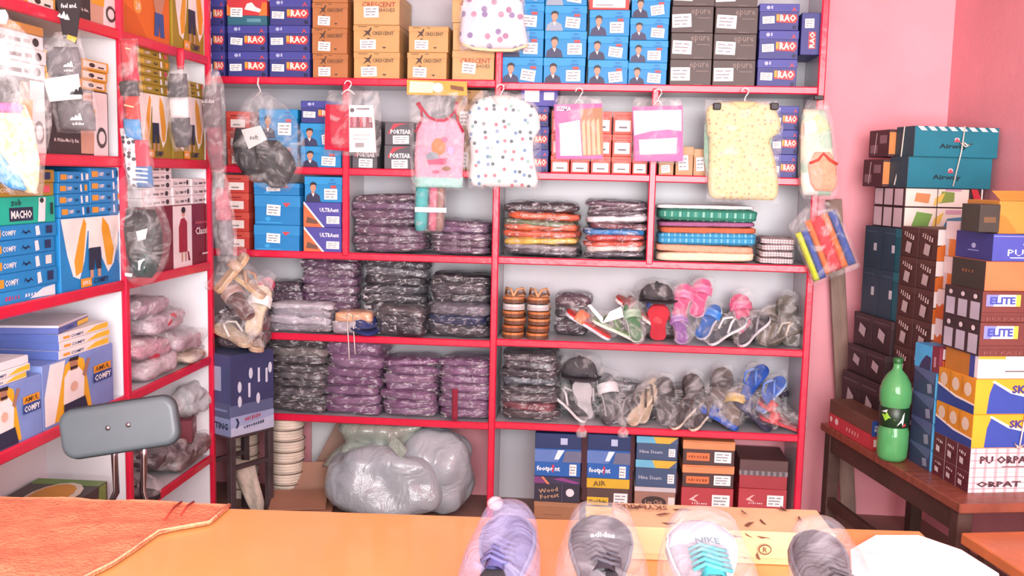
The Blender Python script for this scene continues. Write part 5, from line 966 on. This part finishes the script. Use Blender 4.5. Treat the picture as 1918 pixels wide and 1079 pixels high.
# --- navy column in front of the middle pile
zn = [BZ]+[zv(1735, py, .1) for py in (838, 788, 740, 692)]
for i in range(4):
    bbox('shoe_carton', f'navy shoe box with light blue edge, {ordn(i, 4)} of column behind green bottle', .605, .765, .1, .15, zn[i], zn[i+1]-zn[i], '#4aa0d4', items=[('p', '#58b0e0', rect(0, 0, 1, 1)), ('p', '#3f8fc4', rect(0, .9, 1, 1))], side=[('p', '#3a4566', rect(0, 0, .97, 1)), ('p', '#55618a', [(.0, .9), (.9, .5), (.97, .9), (.97, 1), (0, 1)]), ('p', '#8a92aa', rrect(.74, .3, .2, .36, .2, 1.4))])
zq = zn[4]; bbox('shoe_box', 'bright sky blue shoe box topping the navy column', .6, .72, .1, .14, zq, zv(1715, 640, .1)-zq, '#3fa0d8', items=[('p', '#6cc0ea', rect(0, .8, 1, 1))], side=[('p', '#4aaee2', rect(0, 0, 1, 1)), ('p', '#3a3560', [(.3, 0), (1, 0), (1, .55), (.7, .6), (.45, .3)])])
bbox('shoe_box', 'small maroon box right of the sky blue shoe box', .725, .775, .1, .14, zq, (zv(1740, 645, .1)-zq), '#7a2a3c', items=[('p', '#e8e0e0', rect(.1, .55, .4, .95)), ('p', '#c8622c', rect(.1, .2, .4, .5))], side=[('p', '#7a2c40', rect(0, 0, 1, 1)), ('p', '#b88a94', rect(.3, .2, .6, .6))])
# --- middle pile: two columns of brown boxes
zm = [BZ]+[zv(1757, py, .17) for py in (800, 735, 672, 610, 548, 490, 430)]
for c, (a, b) in enumerate(((.3, .44), (.443, .585))):
    for i in range(7):
        nm = ['far', 'near'][c]
        it = [('p', '#ece6e2', rect(0, .5, .3, 1)), ('p', '#cf702c', [(0, 0), (.3, 0), (.3, .5), (.2, .42), (.1, .52), (0, .45)])] if c == 1 else []
        bbox('shoe_box', f'dark brown shoe box, {ordn(i, 7)} of the {nm} column in middle bench pile', a, b, .17, .3, zm[i], zm[i+1]-zm[i], '#4a302c', '#523832', .2, items=it, side=[*squig('#dccfc8', .5, .7, .62, .22, 5, -.25), ('p', '#bdb2b0', rrect(.5, .32, .3, .36, -.2, 1))])
zt = zm[7]
for i in range(3):
    z0, z1 = zt-.0+i*.085, None
for i, (py0, py1) in enumerate(((545, 482), (482, 415))):
    z0, z1 = zu(1790, py0, .66), zu(1790, py1, .66)
    bbox('shoe_box', f'pale grey narrow box with dark label, {["lower", "upper"][i]} one between bench piles', .59, .68, .2, .08, z0, z1-z0, '#d6d2d6', items=[('p', '#3f3a42', rect(.25, .25, .75, .8)), ('p', '#8a868c', rect(.1, .05, .9, .15))], side=[('p', '#e08a3c', rect(.3, 0, 1, .5)), ('p', '#efeae8', rect(0, .5, 1, 1))])
for k, (py0, py1) in enumerate(((660, 600), (600, 545))):
    z0, z1 = zu(1790, py0, .66), zu(1790, py1, .66)
    bbox('shoe_box', f'white and orange zigzag box, {["lower", "upper"][k]} one between bench piles', .59, .68, .18, .1, z0, z1-z0, '#e9e4e2', items=[('p', '#cf6a2a', [(0, 0), (1, 0), (1, .5), (.75, .4), (.5, .55), (.25, .4), (0, .5)])], side=[('p', '#cf6a2a', [(0, 0), (1, 0), (1, .5), (.75, .4), (.5, .55), (.25, .4), (0, .5)])])
z0 = zu(1790, 660, .66)
for i in range(3):
    hh = (z0-BZ)/3; bbox('shoe_box', f'brown shoe box, {ordn(i, 3)} of the three under the zigzag boxes', .59, .69, .255, .12, BZ+i*hh, hh, '#4a302c', '#523832', .2)
# --- far pile
zf = [BZ]+[zv(1660, py, .16) for py in (720, 665, 600)]
for c, (a, b) in enumerate(((-.06, .115), (.12, .29))):
    for i in range(3):
        bbox('shoe_box', f'blackish shoe box, {ordn(i, 3)} of the {["far", "near"][c]} column beside leaning plank', a, b, .16-.02*(2-i), .28, zf[i], zf[i+1]-zf[i], '#38292d', '#403034', .25, side=[('p', '#b8acb0', rrect(.5, .5, .34, .3, -.3, 1.4)), ('p', '#6a5a5e', rect(.1, .85, .9, .88))])
z0 = zf[3]; zt_ = [z0]+[zv(1680, py, .18) for py in (510, 428)]
for c, (a, b) in enumerate(((-.04, .12), (.124, .28))):
    for i in range(2):
        bbox('shoe_box', f'dark teal shoe box, {["lower", "upper"][i]} of the {["far", "near"][c]} teal column', a, b, .18, .26, zt_[i], zt_[i+1]-zt_[i], '#1d5f6c' if c else '#24404c', '#22707c' if c else '#2a4856', .2, side=[('p', '#2a4657', rect(0, 0, 1 if not c else .72, 1)), ('p', '#c8cfd4', rect(.55, .42, .72, .6)), ('p', '#4a6a7a', rect(.1, .86, .7, .88))])
z0 = zt_[2]; zb_ = [z0]+[zu(1720, py, .27) for py in (388, 352)]
for i in range(2):
    fr = [('p', '#e3dcd0', rect(.01, .03, .8, .97)), ('p', '#7f9a4a' if i else '#6fa050', [(.42, .2), (.62, .3), (.62, .8), (.46, .85)] if i else [(.1, .1), (.3, .0), (.36, .7), (.16, .8)]), ('p', '#c98a5a' if i else '#4a86a8', [(.12, .3), (.3, .2), (.32, .7), (.14, .75)] if i else [(.5, .1), (.74, .05), (.76, .6), (.55, .5)]), ('p', '#c9a0b4', rect(.5, .86, .7, .97) if i else rect(.52, .7, .72, .9)), ('p', '#e0bf5a', [(.36, .05), (.46, .3), (.5, .8), (.38, .5)]), ('p', '#5a4a4a', rect(.4, .03, .41, .97)), ('p', '#c8323f', [(.82, .0), (.92, .0), (.95, .5), (.9, 1), (.82, 1), (.86, .5)]), ('p', '#efe6e6', rect(.95, 0, .97, 1))]
    bbox('shoe_carton', f'black carton with coloured shoe pictures, {["lower", "upper"][i]} of the two under teal boxes', .0, .27, .19, .36, zb_[i], zb_[i+1]-zb_[i], '#3f2c30', items=fr, side=[('p', '#cfc0c6', rect(.03+.33*j, .06, .3+.33*j, .94)) for j in range(3)])
z0 = zb_[2]; za = [z0]+[zu(1740, py, .28) for py in (294, 236)]
def airw(i): return [('p', '#0f6470', rect(0, .97, 1, 1)), ('t', '#0c2f38', 'Airway', .46, .34, .2, .34, 0, .03), ('p', '#e6c8cc', ell(.5, .58, .03, .07)), ('p', '#b84a5a', [(.46, .5), (.5, .64), (.54, .5)])]
for i in range(2):
    dv = .02*i
    tt = bbox('shoe_carton', f'{["lower", "upper"][i]} teal carton tied with white string on top of far pile', .13, .285, .19+dv, .375, za[i], za[i+1]-za[i], '#0f7488', items=airw(i)+([('p', '#e6dede', [(.02+.12*k, .99), (.09+.12*k, .99), (.14+.12*k, .86), (.07+.12*k, .86)]) for k in range(8)] if i else []), side=[('p', '#2a4a58', rect(0, 0, .98, 1)), ('p', '#7ab0b8', rect(.985, 0, 1, 1))])
    bbox('shoe_box', f'{["lower", "upper"][i]} brown box with loose string behind the teal cartons', -.06, .125, .16+dv, .3, za[i], (za[i+1]-za[i])*.93, '#4a2f34', items=[('p', '#c8834a', rect(0, .1, .1, .9))], side=[('p', '#8a7076', rect(.1, .15, .45, .45)), ('p', '#8a7076', rect(.55, .5, .9, .8)), ('p', '#cfc4c4', [(.3, .1), (.34, .1), (.42, .9), (.38, .9)])])
H2 = za[2]-za[0]
xx, yy = bench_xy(.292, .19+.2); sg = thing('tie_string', 'white string crossing the front of both teal cartons', 'string', (xx, yy, za[0]), TH)
MB().tube([(.035, .0, H2+.003), (.025, -.003, H2*.6), (.0, -.001, .01)], .003, mat('#d9d4c8', .7), 5).build('strand', sg, True)
MB().tube([(.035, 0, H2*.75), (.05, -.006, H2*.7), (.07, -.004, H2*.73), (.04, -.006, H2*.68), (.015, -.005, H2*.74), (.035, -.003, H2*.72)], .003, mat('#d9d4c8', .7), 5).build('knot', sg, True)
xx, yy = bench_xy(.2, .186); sg = thing('tie_string', 'white string running down the left ends of the teal cartons', 'string', (xx, yy, za[0]), TH)
MB().tube([(.02, .0, H2), (.018, .01, H2*.5), (-.002, .015, .01)], .003, mat('#d9d4c8', .7), 5).build('strand', sg, True)
# --- low red box and bottle on the bench
bbox('shoe_box', 'low red box with brown lid lying at the bench far end', .06, .46, .012, .105, BZ, .125, '#b5343c', '#6a4a3c', .5, items=[('p', '#c43a40', rect(0, 0, .62, .45)), ('p', '#2f4fa0', rect(0, .45, .62, .98)), ('t', '#eef0f4', 'RELAX', .3, .72, .4, .2, math.pi/2, .02), ('p', '#e6e4e4', rect(.64, .3, .98, .98)), ('p', '#f0d8d8', rect(.1, .1, .3, .35))], side=[('p', '#c2404a', rect(0, 0, 1, .5)), ('p', '#e8d8d8', ell(.06, .3, .03, .1)), ('p', '#e8d8d8', ell(.2, .3, .04, .12)), *squig('#e6a0a0', .6, .25, .34, .2, 5)])
bx, by = bench_xy(.6, .03); bo = thing('drink_bottle', 'large green plastic soda bottle standing on the bench', 'bottle', (bx, by, BZ+.001)); 
GL = bpy.data.materials.new('green_plastic'); GL.use_nodes = True; g = GL.node_tree.nodes['Principled BSDF']; g.inputs['Base Color'].default_value = lin('#6cc47c'); g.inputs['Roughness'].default_value = .06; g.inputs['Transmission Weight'].default_value = .45; g.inputs['IOR'].default_value = 1.2; g.inputs['Coat Weight'].default_value = .6
gn = GL.node_tree.nodes.new('ShaderNodeTexNoise'); gn.inputs['Scale'].default_value = 40; gb = GL.node_tree.nodes.new('ShaderNodeBump'); gb.inputs['Strength'].default_value = .1; GL.node_tree.links.new(gn.outputs[0], gb.inputs['Height']); GL.node_tree.links.new(gb.outputs[0], g.inputs['Normal'])
MB().lathe([(.03, 0), (.05, .004), (.058, .02), (.06, .06), (.06, .12), (.055, .135), (.056, .225), (.061, .24), (.061, .285), (.054, .315), (.038, .345), (.02, .365), (.016, .38), (.016, .4)], GL, 28).build('body', bo, True)
MB().lathe([(.0565, .14), (.0575, .141), (.0575, .219), (.0565, .22)], mat('#16321c', .35, .1, 8), 28).build('label_band', bo, True)
lb = MB()
for kx, (c, pts) in enumerate((('#8fc83a', [(-.9, .19), (-.5, .2), (.1, .172), (-.3, .18), (-.6, .165)]), ('#e6ece6', [(.2, .15), (.7, .205), (.62, .15), (.5, .165)]), ('#c8323a', [(.55, .145), (.85, .15), (.8, .162)]), ('#e6ece6', [(-.95, .2), (-.45, .213), (-.5, .2)]))):
    ang0 = math.atan2(CAM[1]-by, CAM[0]-bx)
    lb.add([((.0582+.0003*kx)*math.cos(ang0+a), (.0582+.0003*kx)*math.sin(ang0+a), z) for a, z in pts], [tuple(range(len(pts)))], paper(c))
lb.build('label_print', bo); MB().lathe([(.018, .392), (.019, .394), (.019, .412), (.016, .414)], mat('#2a6a34', .4), 18).build('cap', bo, True)
# plank leaning on the back wall
a, b_ = at(1580, 790, y=.27), at(1560, 375, y=.315); d = (b_-a)/np.linalg.norm(b_-a); a0 = a - d*(a[2]/d[2]); L_ = np.linalg.norm(b_-a0)
pk = MB().cbox(-.035, .035, -.012, .012, 0, L_, mat('#8f7468', .7, .12, 5, .2, 30, 0, 0, (6, 6, 1)), .003).build('wooden_plank'); pk.location = (a0[0], min(a0[1], .29), .004)
pk.rotation_euler = Vector((d[0], .05, d[2])).to_track_quat('Z', 'Y').to_euler(); pk.rotation_euler = (-.03, math.atan2(d[0], d[2]), 0); tag(pk, 'long brown wooden plank leaning on the pink wall behind bench', 'plank')
# ================================================================== foreground: counter, cloth, shoes, chair
CZ = .78
c0, c1 = at(0, 938, z=CZ), at(1160, 976, z=CZ); ca = math.atan2(c1[1]-c0[1], c1[0]-c0[0])
ORA = mat('#eda661', .3, .03, 2, .03, 8, .3)
ct = thing('shop_counter', 'orange topped shop counter across the foreground', 'counter', (float(c0[0]), float(c0[1]), 0), ca)
MB().cbox(-.2, 2.28, -1.1, 0, CZ-.03, CZ, ORA, .004).build('counter_top', ct)
for x in (-.14, .6, 1.4, 2.15): MB().cbox(x, x+.06, -1.05, -.06, 0, CZ-.0305, mat('#a8683c', .5), .003).build('support_panel', ct)
# orange cloth lying on the left part
def ctl(px, py): p = at(px, py, z=CZ); d = p-c0; return float(d[0]*math.cos(ca)+d[1]*math.sin(ca)), float(-d[0]*math.sin(ca)+d[1]*math.cos(ca))
tw = thing('orange_cloth', 'coarse salmon orange cloth spread over the left of the counter', 'cloth', (float(c0[0]), float(c0[1]), CZ), ca)
edge = [ctl(*p) for p in ((432, 952), (395, 985), (300, 1002), (262, 1030), (215, 1062), (160, 1090), (60, 1180))]
ny, nx = 26, 44; vs = []; fs = []
def ex(y):
    for (xa, ya), (xb, yb) in zip(edge, edge[1:]):
        if yb <= y <= ya: return xa+(xb-xa)*(ya-y)/(ya-yb+1e-9)
    return edge[0][0] if y > edge[0][1] else edge[-1][0]
CL = mat('#ea8a64', .95, .1, 30, .6, 120)
for l in (0, 1):
    for i in range(ny+1):
        y = .004-(.004-edge[-1][1])*i/ny; xr = ex(y)
        for j in range(nx+1):
            x = -.19+(xr+.19)*j/nx; w = noise.noise(Vector((x*6+y*9, y*16-x*5, 1.3))); w2 = noise.noise(Vector((x*22, y*30, 4)))
            vs.append((x, y, .004+l*.005+max(0, w)*.013*(1 if j < nx else .3)*l+.002*abs(w2)*l))
k = (nx+1)*(ny+1)
for l in (0, 1):
    for i in range(ny):
        for j in range(nx):
            qd = (l*k+i*(nx+1)+j, l*k+i*(nx+1)+j+1, l*k+(i+1)*(nx+1)+j+1, l*k+(i+1)*(nx+1)+j); fs.append(qd[::-1] if l else qd)
rg = [j for j in range(nx+1)]+[i*(nx+1)+nx for i in range(1, ny+1)]+[ny*(nx+1)+j for j in range(nx-1, -1, -1)]+[i*(nx+1) for i in range(ny-1, 0, -1)]
fs += [(a, b, b+k, a+k) for a, b in zip(rg, rg[1:]+rg[:1])]
MB().add(vs, fs, CL).build('fabric', tw, True)
MB().tube([(x-.004, y, .010) for x, y in edge], .0035, cloth('#f2b088'), 6).build('hem', tw, True)
for a, b_ in (((340, 950), (309, 994)), ((363, 950), (339, 985))):
    p, r = ctl(*a), ctl(*b_); MB().tube([(p[0], p[1], .014), ((p[0]+r[0])/2, (p[1]+r[1])/2, .026), (r[0], r[1], .026)], .0028, cloth('#a83a2a'), 5).build('stripe', tw, True)
# kraft carton with doodle print, behind the shoes
p0, p1 = at(1152, 1048, z=CZ), at(1562, 1064, z=CZ); kw = float(np.linalg.norm(p1-p0)); ka = math.atan2(p1[1]-p0[1], p1[0]-p0[0])
DK = '#6a4530'; rr = random.Random(3)
def doodle(n, u0=.02, u1=.98, v0=.1, v1=.9):
    o = []
    for _ in range(n):
        u, v, s, a = rr.uniform(u0, u1), rr.uniform(v0, v1), rr.uniform(.05, .09), rr.uniform(0, 3)
        o.append(('p', DK, [(u, v), (u+s*math.cos(a), v+s*3*math.sin(a)), (u+s*.6*math.cos(a+.3), v+s*2.2*math.sin(a+.35)), (u-s*.2, v+s*.5)]))
    return o
kr = carton('kraft_carton', 'light kraft carton with doodle prints lying on the counter', 'box', (*((p0+p1)/2)[:2], CZ+.001), ka, kw, .16, .075, '#d9b483', '#e0bd90', .82,
       doodle(14)+[('p', DK, ell(.68, .5, .03, .16)), ('p', '#d9b483', ell(.68, .5, .025, .12)), ('t', DK, 'R', .68, .5, .16, .02)], (), doodle(12)+[('t', DK, 'SKYLARK', .14, .72, .2, .24, math.pi, .02)])
# four bagged shoes
def bag_shoe(label, pxl, pxr, pytop, up, sole, lace, tong, txt, hz, bagm, toe=None, txtn=None):
    L = .255; tilt = R_(34); lo_, hi_ = -3.1, -2.45
    for _ in range(30):     # how far down the counter the pair stands so that the bag's tip shows at its traced height
        cy = (lo_+hi_)/2; cz = CZ+.022+L/2*math.sin(tilt)
        tipy, tipz = cy+.535*L*math.cos(tilt)-.042*math.sin(tilt), cz+.535*L*math.sin(tilt)+.042*math.cos(tilt)
        if project((.6, tipy, tipz))[1] < pytop: hi_ = cy
        else: lo_ = cy
    pc = at((pxl+pxr)/2, pytop+40, y=tipy); W = (pxr-pxl)/1850*1.9*.86
    # slide along depth so that the toe meets the traced top
    x = float(pc[0]); t = shoe(label, (x, cy, cz), (tilt, 0, R_(hz)), L, W, .095, up, sole, 'bagged shoes displayed on the counter', lace, tong, False, 'bagged_shoe', txt, toe)
    MB().slab([(L*.535, -W*.22, W*.22), (L*.5, -W*.36, W*.36), (L*.42, -W*.5, W*.5), (L*.1, -W*.68, W*.68), (-L*.3, -W*.76, W*.76), (-L*.54, -W*.72, W*.72)], .1, bagm, 14, 20, seed(), .02, M=Matrix.Translation((0, 0, .042)) @ Matrix.Rotation(math.pi/2, 4, 'X') @ Matrix.Diagonal((1, 1, -1, 1))).build('polybag', t, True)
    return t
B1_ = bagmat('shoebag', .16, .42, (.5, .5, .55, 1))
t = bag_shoe('lavender grey shoe in clear bag, leftmost on the counter', 892, 1010, 958, '#4f4f7c', '#7a7a98', '#5f5f8c', '#55558a', None, -4, bagmat('lavbag', .3, .55, (.4, .4, .6, 1)))
x, z = 0, 0; MB().lathe([(.004, 0), (.014, .006), (.016, .014), (.008, .022)], mat('#c8b8c0', .5), 12, Matrix.Translation((-.03, .128, .04))).build('knot', t, True)
bag_shoe('charcoal shoe with white lettering in clear bag on the counter', 1060, 1195, 952, '#3d3b44', '#66666f', '#4c4a54', '#35333c', 'adidas', 2, B1_, '#34323a')
bag_shoe('white and aqua sneaker in clear bag on the counter', 1240, 1388, 952, '#b4bac6', '#c4c8d0', '#4fb4c0', '#3fb4bc', 'NIKE', 3, B1_, '#bcc2cc')
bag_shoe('dark grey shoe in crumpled clear bag, rightmost on the counter', 1472, 1590, 958, '#343036', '#55515a', '#4a464c', '#2f2b32', None, 4, B1_)
# white paper sheet glaring on the right of the counter
ps = [(1592, 1040), (1640, 1012), (1720, 1012), (1800, 1040), (1870, 1085), (1880, 1150), (1600, 1150)]
pl = [ctl(*p) for p in ps]; sh = MB().prism(pl, 0, .012, mat('#fbf9f8', .35, .02, 6, .15, 14)).build('white_packet'); sh.location = (float(c0[0]), float(c0[1]), CZ+.001); sh.rotation_euler = (0, 0, ca); tag(sh, 'glaring white flat packet lying on the right of the counter', 'packet')
# low orange stool top right of the counter
p = at(1905, 1010, z=.45); sb = thing('wooden_stool', 'orange brown wooden stool at the lower right corner', 'stool', (*bench_xy(1.52, .22), 0), TH)
MB().cbox(-.26, .3, -.3, .3, .41, .45, mat('#d07a48', .45, .1, 5, .08, 20, .2), .004).build('seat', sb)
for x in (-.22, .22):
    for y in (-.26, .22): MB().cbox(x, x+.045, y, y+.045, 0, .4095, DWOOD, .003).build('leg', sb)
# ---- grey backed chair
Yc = -1.85; cc = at(225, 800, y=Yc); ch = thing('steel_chair', 'grey padded chair with chrome frame behind the counter', 'chair', (float(cc[0]), Yc, 0), R_(8))
GR = mat('#59656a', .42, .03, 8); CH = mat('#b9b9bc', .18, .05, 8, 0, 30, 0, 1.0)
zc = float(cc[2]); wpx = 1850/(Yc+4.5)
bm = Matrix.Translation((0, 0, zc)) @ Matrix.Rotation(R_(-9.5), 4, 'Y') @ Matrix.Rotation(R_(-8), 4, 'X')
def rr_out(w, h, r, n=6): return [(sx*(w/2-r)+r*math.cos(a), sz*(h/2-r)+r*math.sin(a)) for sx, sz, a0 in ((1, 1, 0), (-1, 1, 90), (-1, -1, 180), (1, -1, 270)) for a in [R_(a0+90*k/n) for k in range(n+1)]]
def cushion(w, h, r, ys, m, nm):
    b = MB(); b.loft([[(x, y, z) for x, z in rr_out(w-2*i, h-2*i, max(.004, r-i*.6))] for y, i in ys], m, bm); return b.build(nm, ch, True)
cushion(.332, .142, .04, ((-.021, .016), (-.0205, .010), (-.017, .004), (-.01, .0008), (-.002, 0), (.004, .001)), GR, 'backrest')
cushion(.334, .148, .042, ((.004, .0), (.012, .0), (.016, .004)), mat('#33383a', .5), 'backrest_shell')
for x in (-.026, .032): MB().lathe([(.0075, 0), (.007, .003), (.003, .005)], CH, 12, bm @ Matrix.Translation((x, -.022, .004)) @ Matrix.Rotation(math.pi/2, 4, 'X')).build('screw', ch, True)
for s, tx in ((-1, -.03), (1, .055)):
    MB().tube([(tx, .03, zc-.03), (tx, .035, zc-.1), (tx-.005*s, .03, zc-.2), (s*.12, .0, .47), (s*.17, -.05, .455), (s*.17, -.33, .455), (s*.175, -.36, .43), (s*.18, -.37, .012)], .010, CH, 10).build('frame_tube', ch, True)
    MB().tube([(s*.16, -.1, .45), (s*.17, .03, .25), (s*.18, .06, .012)], .010, CH, 10).build('rear_leg', ch, True)
MB().cbox(-.19, .19, -.36, .0, .466, .51, GR, .018, None, 3).build('seat', ch, True)

# ================================================================== floor level, left half
xc, yc = float(at(432, 820, y=-.31)[0]), -.31; zc0 = float(at(432, 820, y=-.31)[2]); crz = R_(60); cw, cdp = .25, .2
mid = (xc+cw/2*math.cos(crz), yc+cw/2*math.sin(crz)); hC = float(at(432, 668, y=-.31)[2])-zc0
stn = thing('metal_stand', 'dark metal stand under the lighting carton in the corner', 'stand', (*mid, 0), crz); DM = mat('#4a3d40', .5, .15, 12)
for x in (-cw/2, cw/2-.03):
    for y in (0, cdp-.03): MB().cbox(x, x+.03, y, y+.03, 0, zc0-.012, DM, .002).build('leg', stn)
MB().cbox(-cw/2, cw/2, 0, cdp, zc0-.0115, zc0, DM, .002).build('top_plate', stn)
for y in (0.004, cdp-.024): MB().cbox(-cw/2+.03, cw/2-.03, y, y+.02, zc0*.62, zc0*.62+.02, DM, .002).build('crossbar', stn)
lc = carton('lighting_carton', 'slate blue lighting carton with bulb pictures on metal stand', 'carton', (*mid, zc0+.001), crz, cw, cdp, hC, '#5a6488', '#5a6488', 0,
    [('p', '#3a3f66', rect(0, .38, 1, 1)), ('p', '#9aa6c8', rect(0, 0, 1, .24)), ('p', '#b8c0d8', [(0, 0), (1, 0), (1, .16), (0, .1)])] + [('p', '#cfd4e4', rect(a, b, a+.05, b+.18)) for a, b in ((.4, .45), (.62, .62), (.8, .6))] + [('p', '#cfd4e4', ell(a, b, .045, .07)) for a, b in ((.2, .6), (.2, .42), (.62, .42), (.45, .75), (.9, .78))] +
    [('p', '#23284a', [(.1, .1), (.14, .1), (.18, .16), (.14, .22), (.1, .22), (.14, .16)]), *squig('#b84058', .48, .2, .36, .06, 7, .06), *squig('#2a3058', .5, .11, .46, .045, 9, .06)],
    [('p', '#4a5480', rect(0, .4, 1, 1)), ('p', '#8fa0c8', rect(0, 0, 1, .22)), ('p', '#aab4d2', rect(.3, .55, .7, .85)), ('p', '#8090b8', rect(.1, .3, .9, .33)), ('t', '#23284a', 'LIGHTING', .5, .12, .08, .85, 0, .03)])
zT = zc0+hC+.001
GQ = 'slippers heaped on the lighting carton'
for i, (dx, dy, dz, rot, L, W, a, b_, c, st, lab) in enumerate((
    (.02, .06, .03, (.15, .1, .5), .24, .09, '#b89a80', '#cbb096', '#8a6a58', 'slide', 'beige slipper lowest on the lighting carton'),
    (-.06, .1, .06, (.3, -.2, 1.0), .23, .09, '#c4ab92', '#d6c2a8', '#e8e2dc', 'thong', 'tan flip flop with white strap on lighting carton'),
    (.03, .04, .14, (1.0, .1, .1), .25, .1, '#cdb89a', '#e0cfb4', '#f0ece8', 'slide', 'large cream slipper standing upright in bag on carton'),
    (.08, .1, .2, (.8, .2, -.5), .22, .09, '#c0506a', '#e8b8c4', '#d8506e', 'slide', 'pink and crimson slipper upper right of the heap'),
    (-.05, .08, .2, (.6, -.3, .7), .24, .095, '#8a6a64', '#6a4c4a', '#a88a82', 'slide', 'maroon brown slipper in the middle of heap'),
    (.02, .1, .27, (.5, .2, 1.2), .22, .09, '#d2b08a', '#d9bc98', '#b88a68', 'thong', 'peach soled flip flop near heap top'),
    (-.04, .12, .31, (.9, .1, -.9), .22, .09, '#cfa982', '#dfc09a', '#c8a890', 'slide', 'sandy slipper at the very top of the heap'))):
    x = mid[0]+dx*math.cos(crz)-dy*math.sin(crz)+.05; y = mid[1]+dx*math.sin(crz)+dy*math.cos(crz)-.03
    slipper(lab, (x, y-.02, zT+dz+.06*abs(math.sin(rot[0]))), rot, L, W, a, b_, c, st, GQ)
packs(404, 488, 668, 590, ['#5a464c', '#6e585c', '#54424a'], zT, -.19, .16, 'wrapped dark shoe pack', 'on the lighting carton', GP)
# crumpled cream rag on the stand, stacked plates
o = MB().slab([(.0, -.055, .04), (-.06, -.06, .055), (-.14, -.03, .075), (-.2, .0, .09), (-.26, .03, .085)], .05, mat('#cfc4b4', .9, .12, 14, .4, 40), 12, 16, 131, .03).build('rag', None, True); o.location = at(460, 862, y=-.1); tag(o, 'crumpled cream rag draped on the metal stand', 'rag')
def plates(px, Y, n, r, h, desc, z0=0.0):
    x = wx(px, 860, Y)
    for i in range(n):
        prof = []
        for k in range(4): z = h*k/4; prof += [(r*.97, z+.001), (r, z+h*.06), (r, z+h*.16), (r*.965, z+h*.24)]
        o = MB().lathe(prof+[(r*.9, h*.97)], mat('#e2d6c4', .7, .08, 10), 22).build('plate_bundle', None, True); o.location = (x+RNG.uniform(-.004, .004), Y, z0+i*h); o.rotation_euler = (0, 0, i*.7)
        s = MB().tube([((r+.002)*math.cos(a), (r+.002)*math.sin(a), h*.9) for a in [2*math.pi*q/20 for q in range(20)]], .0025, mat('#5f4c46', .7), 5, True).build('tie_cord', o, True)
        tag(o, f'cream plate bundle, {ordn(i, n)} of the {desc}', 'plates', 'bundles of cream plates on the floor')
plates(537, .1, 8, .083, .054, 'tall plate tower beside grey sack'); plates(455, .16, 8, .075, .054, 'plate tower behind metal stand')
# flattened kraft box
kb = thing('cardboard_box', 'open flattened brown cardboard box on the floor', 'box', (wx(560, 940, -.12), -.14, 0), R_(12)); KM = paper('#9c6f58')
MB().cbox(-.14, .16, -.04, .16, 0.0, .05, KM, .002).build('body', kb)
for M3, nm in ((Matrix.Translation((-.0, -.03, .052)) @ Matrix.Rotation(R_(14), 4, 'X'), 'front_flap'), (Matrix.Translation((.02, .17, .05)) @ Matrix.Rotation(R_(58), 4, 'X'), 'rear_flap')): MB().cbox(-.13, .13, 0, .17, 0, .004, paper('#a57860'), .001, M3).build(nm, kb)
cb = MB().cbox(-.19, .02, -.004, .004, 0, .27, paper('#8f6a58'), .001).build('cardboard_sheet'); cb.location = (wx(655, 900, .2), .2, .0); cb.rotation_euler = (-.12, .45, .1); cb.location.z = .085; tag(cb, 'brown cardboard sheet leaning behind the grey sack', 'cardboard')
wb = MB().cbox(-.16, .16, -.006, .006, 0, .40, mat('#dcd8da', .6, .05, 5), .002).build('white_board'); wb.location = (wx(640, 860, .31), .318, .001); wb.rotation_euler = (-.02, 0, 0); tag(wb, 'white board standing against the pink wall behind plate tower', 'board')
# big grey sack
gx, gy = wx(735, 890, -.02), .02; gs = thing('grey_sack', 'large shiny grey plastic sack bulging on the floor', 'sack', (gx, gy, 0)); GM = mat('#a6b0b6', .25, .05, 4, .7, 9, .5, 0, (1, 1, 1), 1.5)
MB().pillow(.56, .3, .34, GM, 205, 20, 2.7, .02, .1, Matrix.Translation((-.03, -.04, -.012)), 8, 20).build('main_bulge', gs, True)
MB().pillow(.36, .26, .4, GM, 207, 18, 2.6, .02, .1, Matrix.Translation((.15, .04, 0)) @ Matrix.Rotation(.2, 4, 'Y'), 8, 20).build('rear_bulge', gs, True)
GN = mat('#98a398', .22, .1, 8, .6, 14, .5, 0, (1, 1, 1), 1.0)
MB().slab([(.43, -.2, .2), (.39, -.22, .16), (.33, -.18, .13), (.27, -.25, .13), (.2, -.3, .08)], .16, GN, 22, 22, 209, .06, M=Matrix.Translation((-.06, .03, 0))).build('gathered_neck', gs, True)
MB().add([(-.0, -.125, .36), (.06, -.13, .3), (.09, -.13, .345), (.02, -.125, .42), (0, -.12, .36), (.06, -.124, .3), (.09, -.124, .345), (.02, -.12, .42)], [(0, 1, 2, 3), (7, 6, 5, 4), (0, 4, 5, 1), (1, 5, 6, 2), (2, 6, 7, 3), (3, 7, 4, 0)], GN).build('torn_flap', gs)
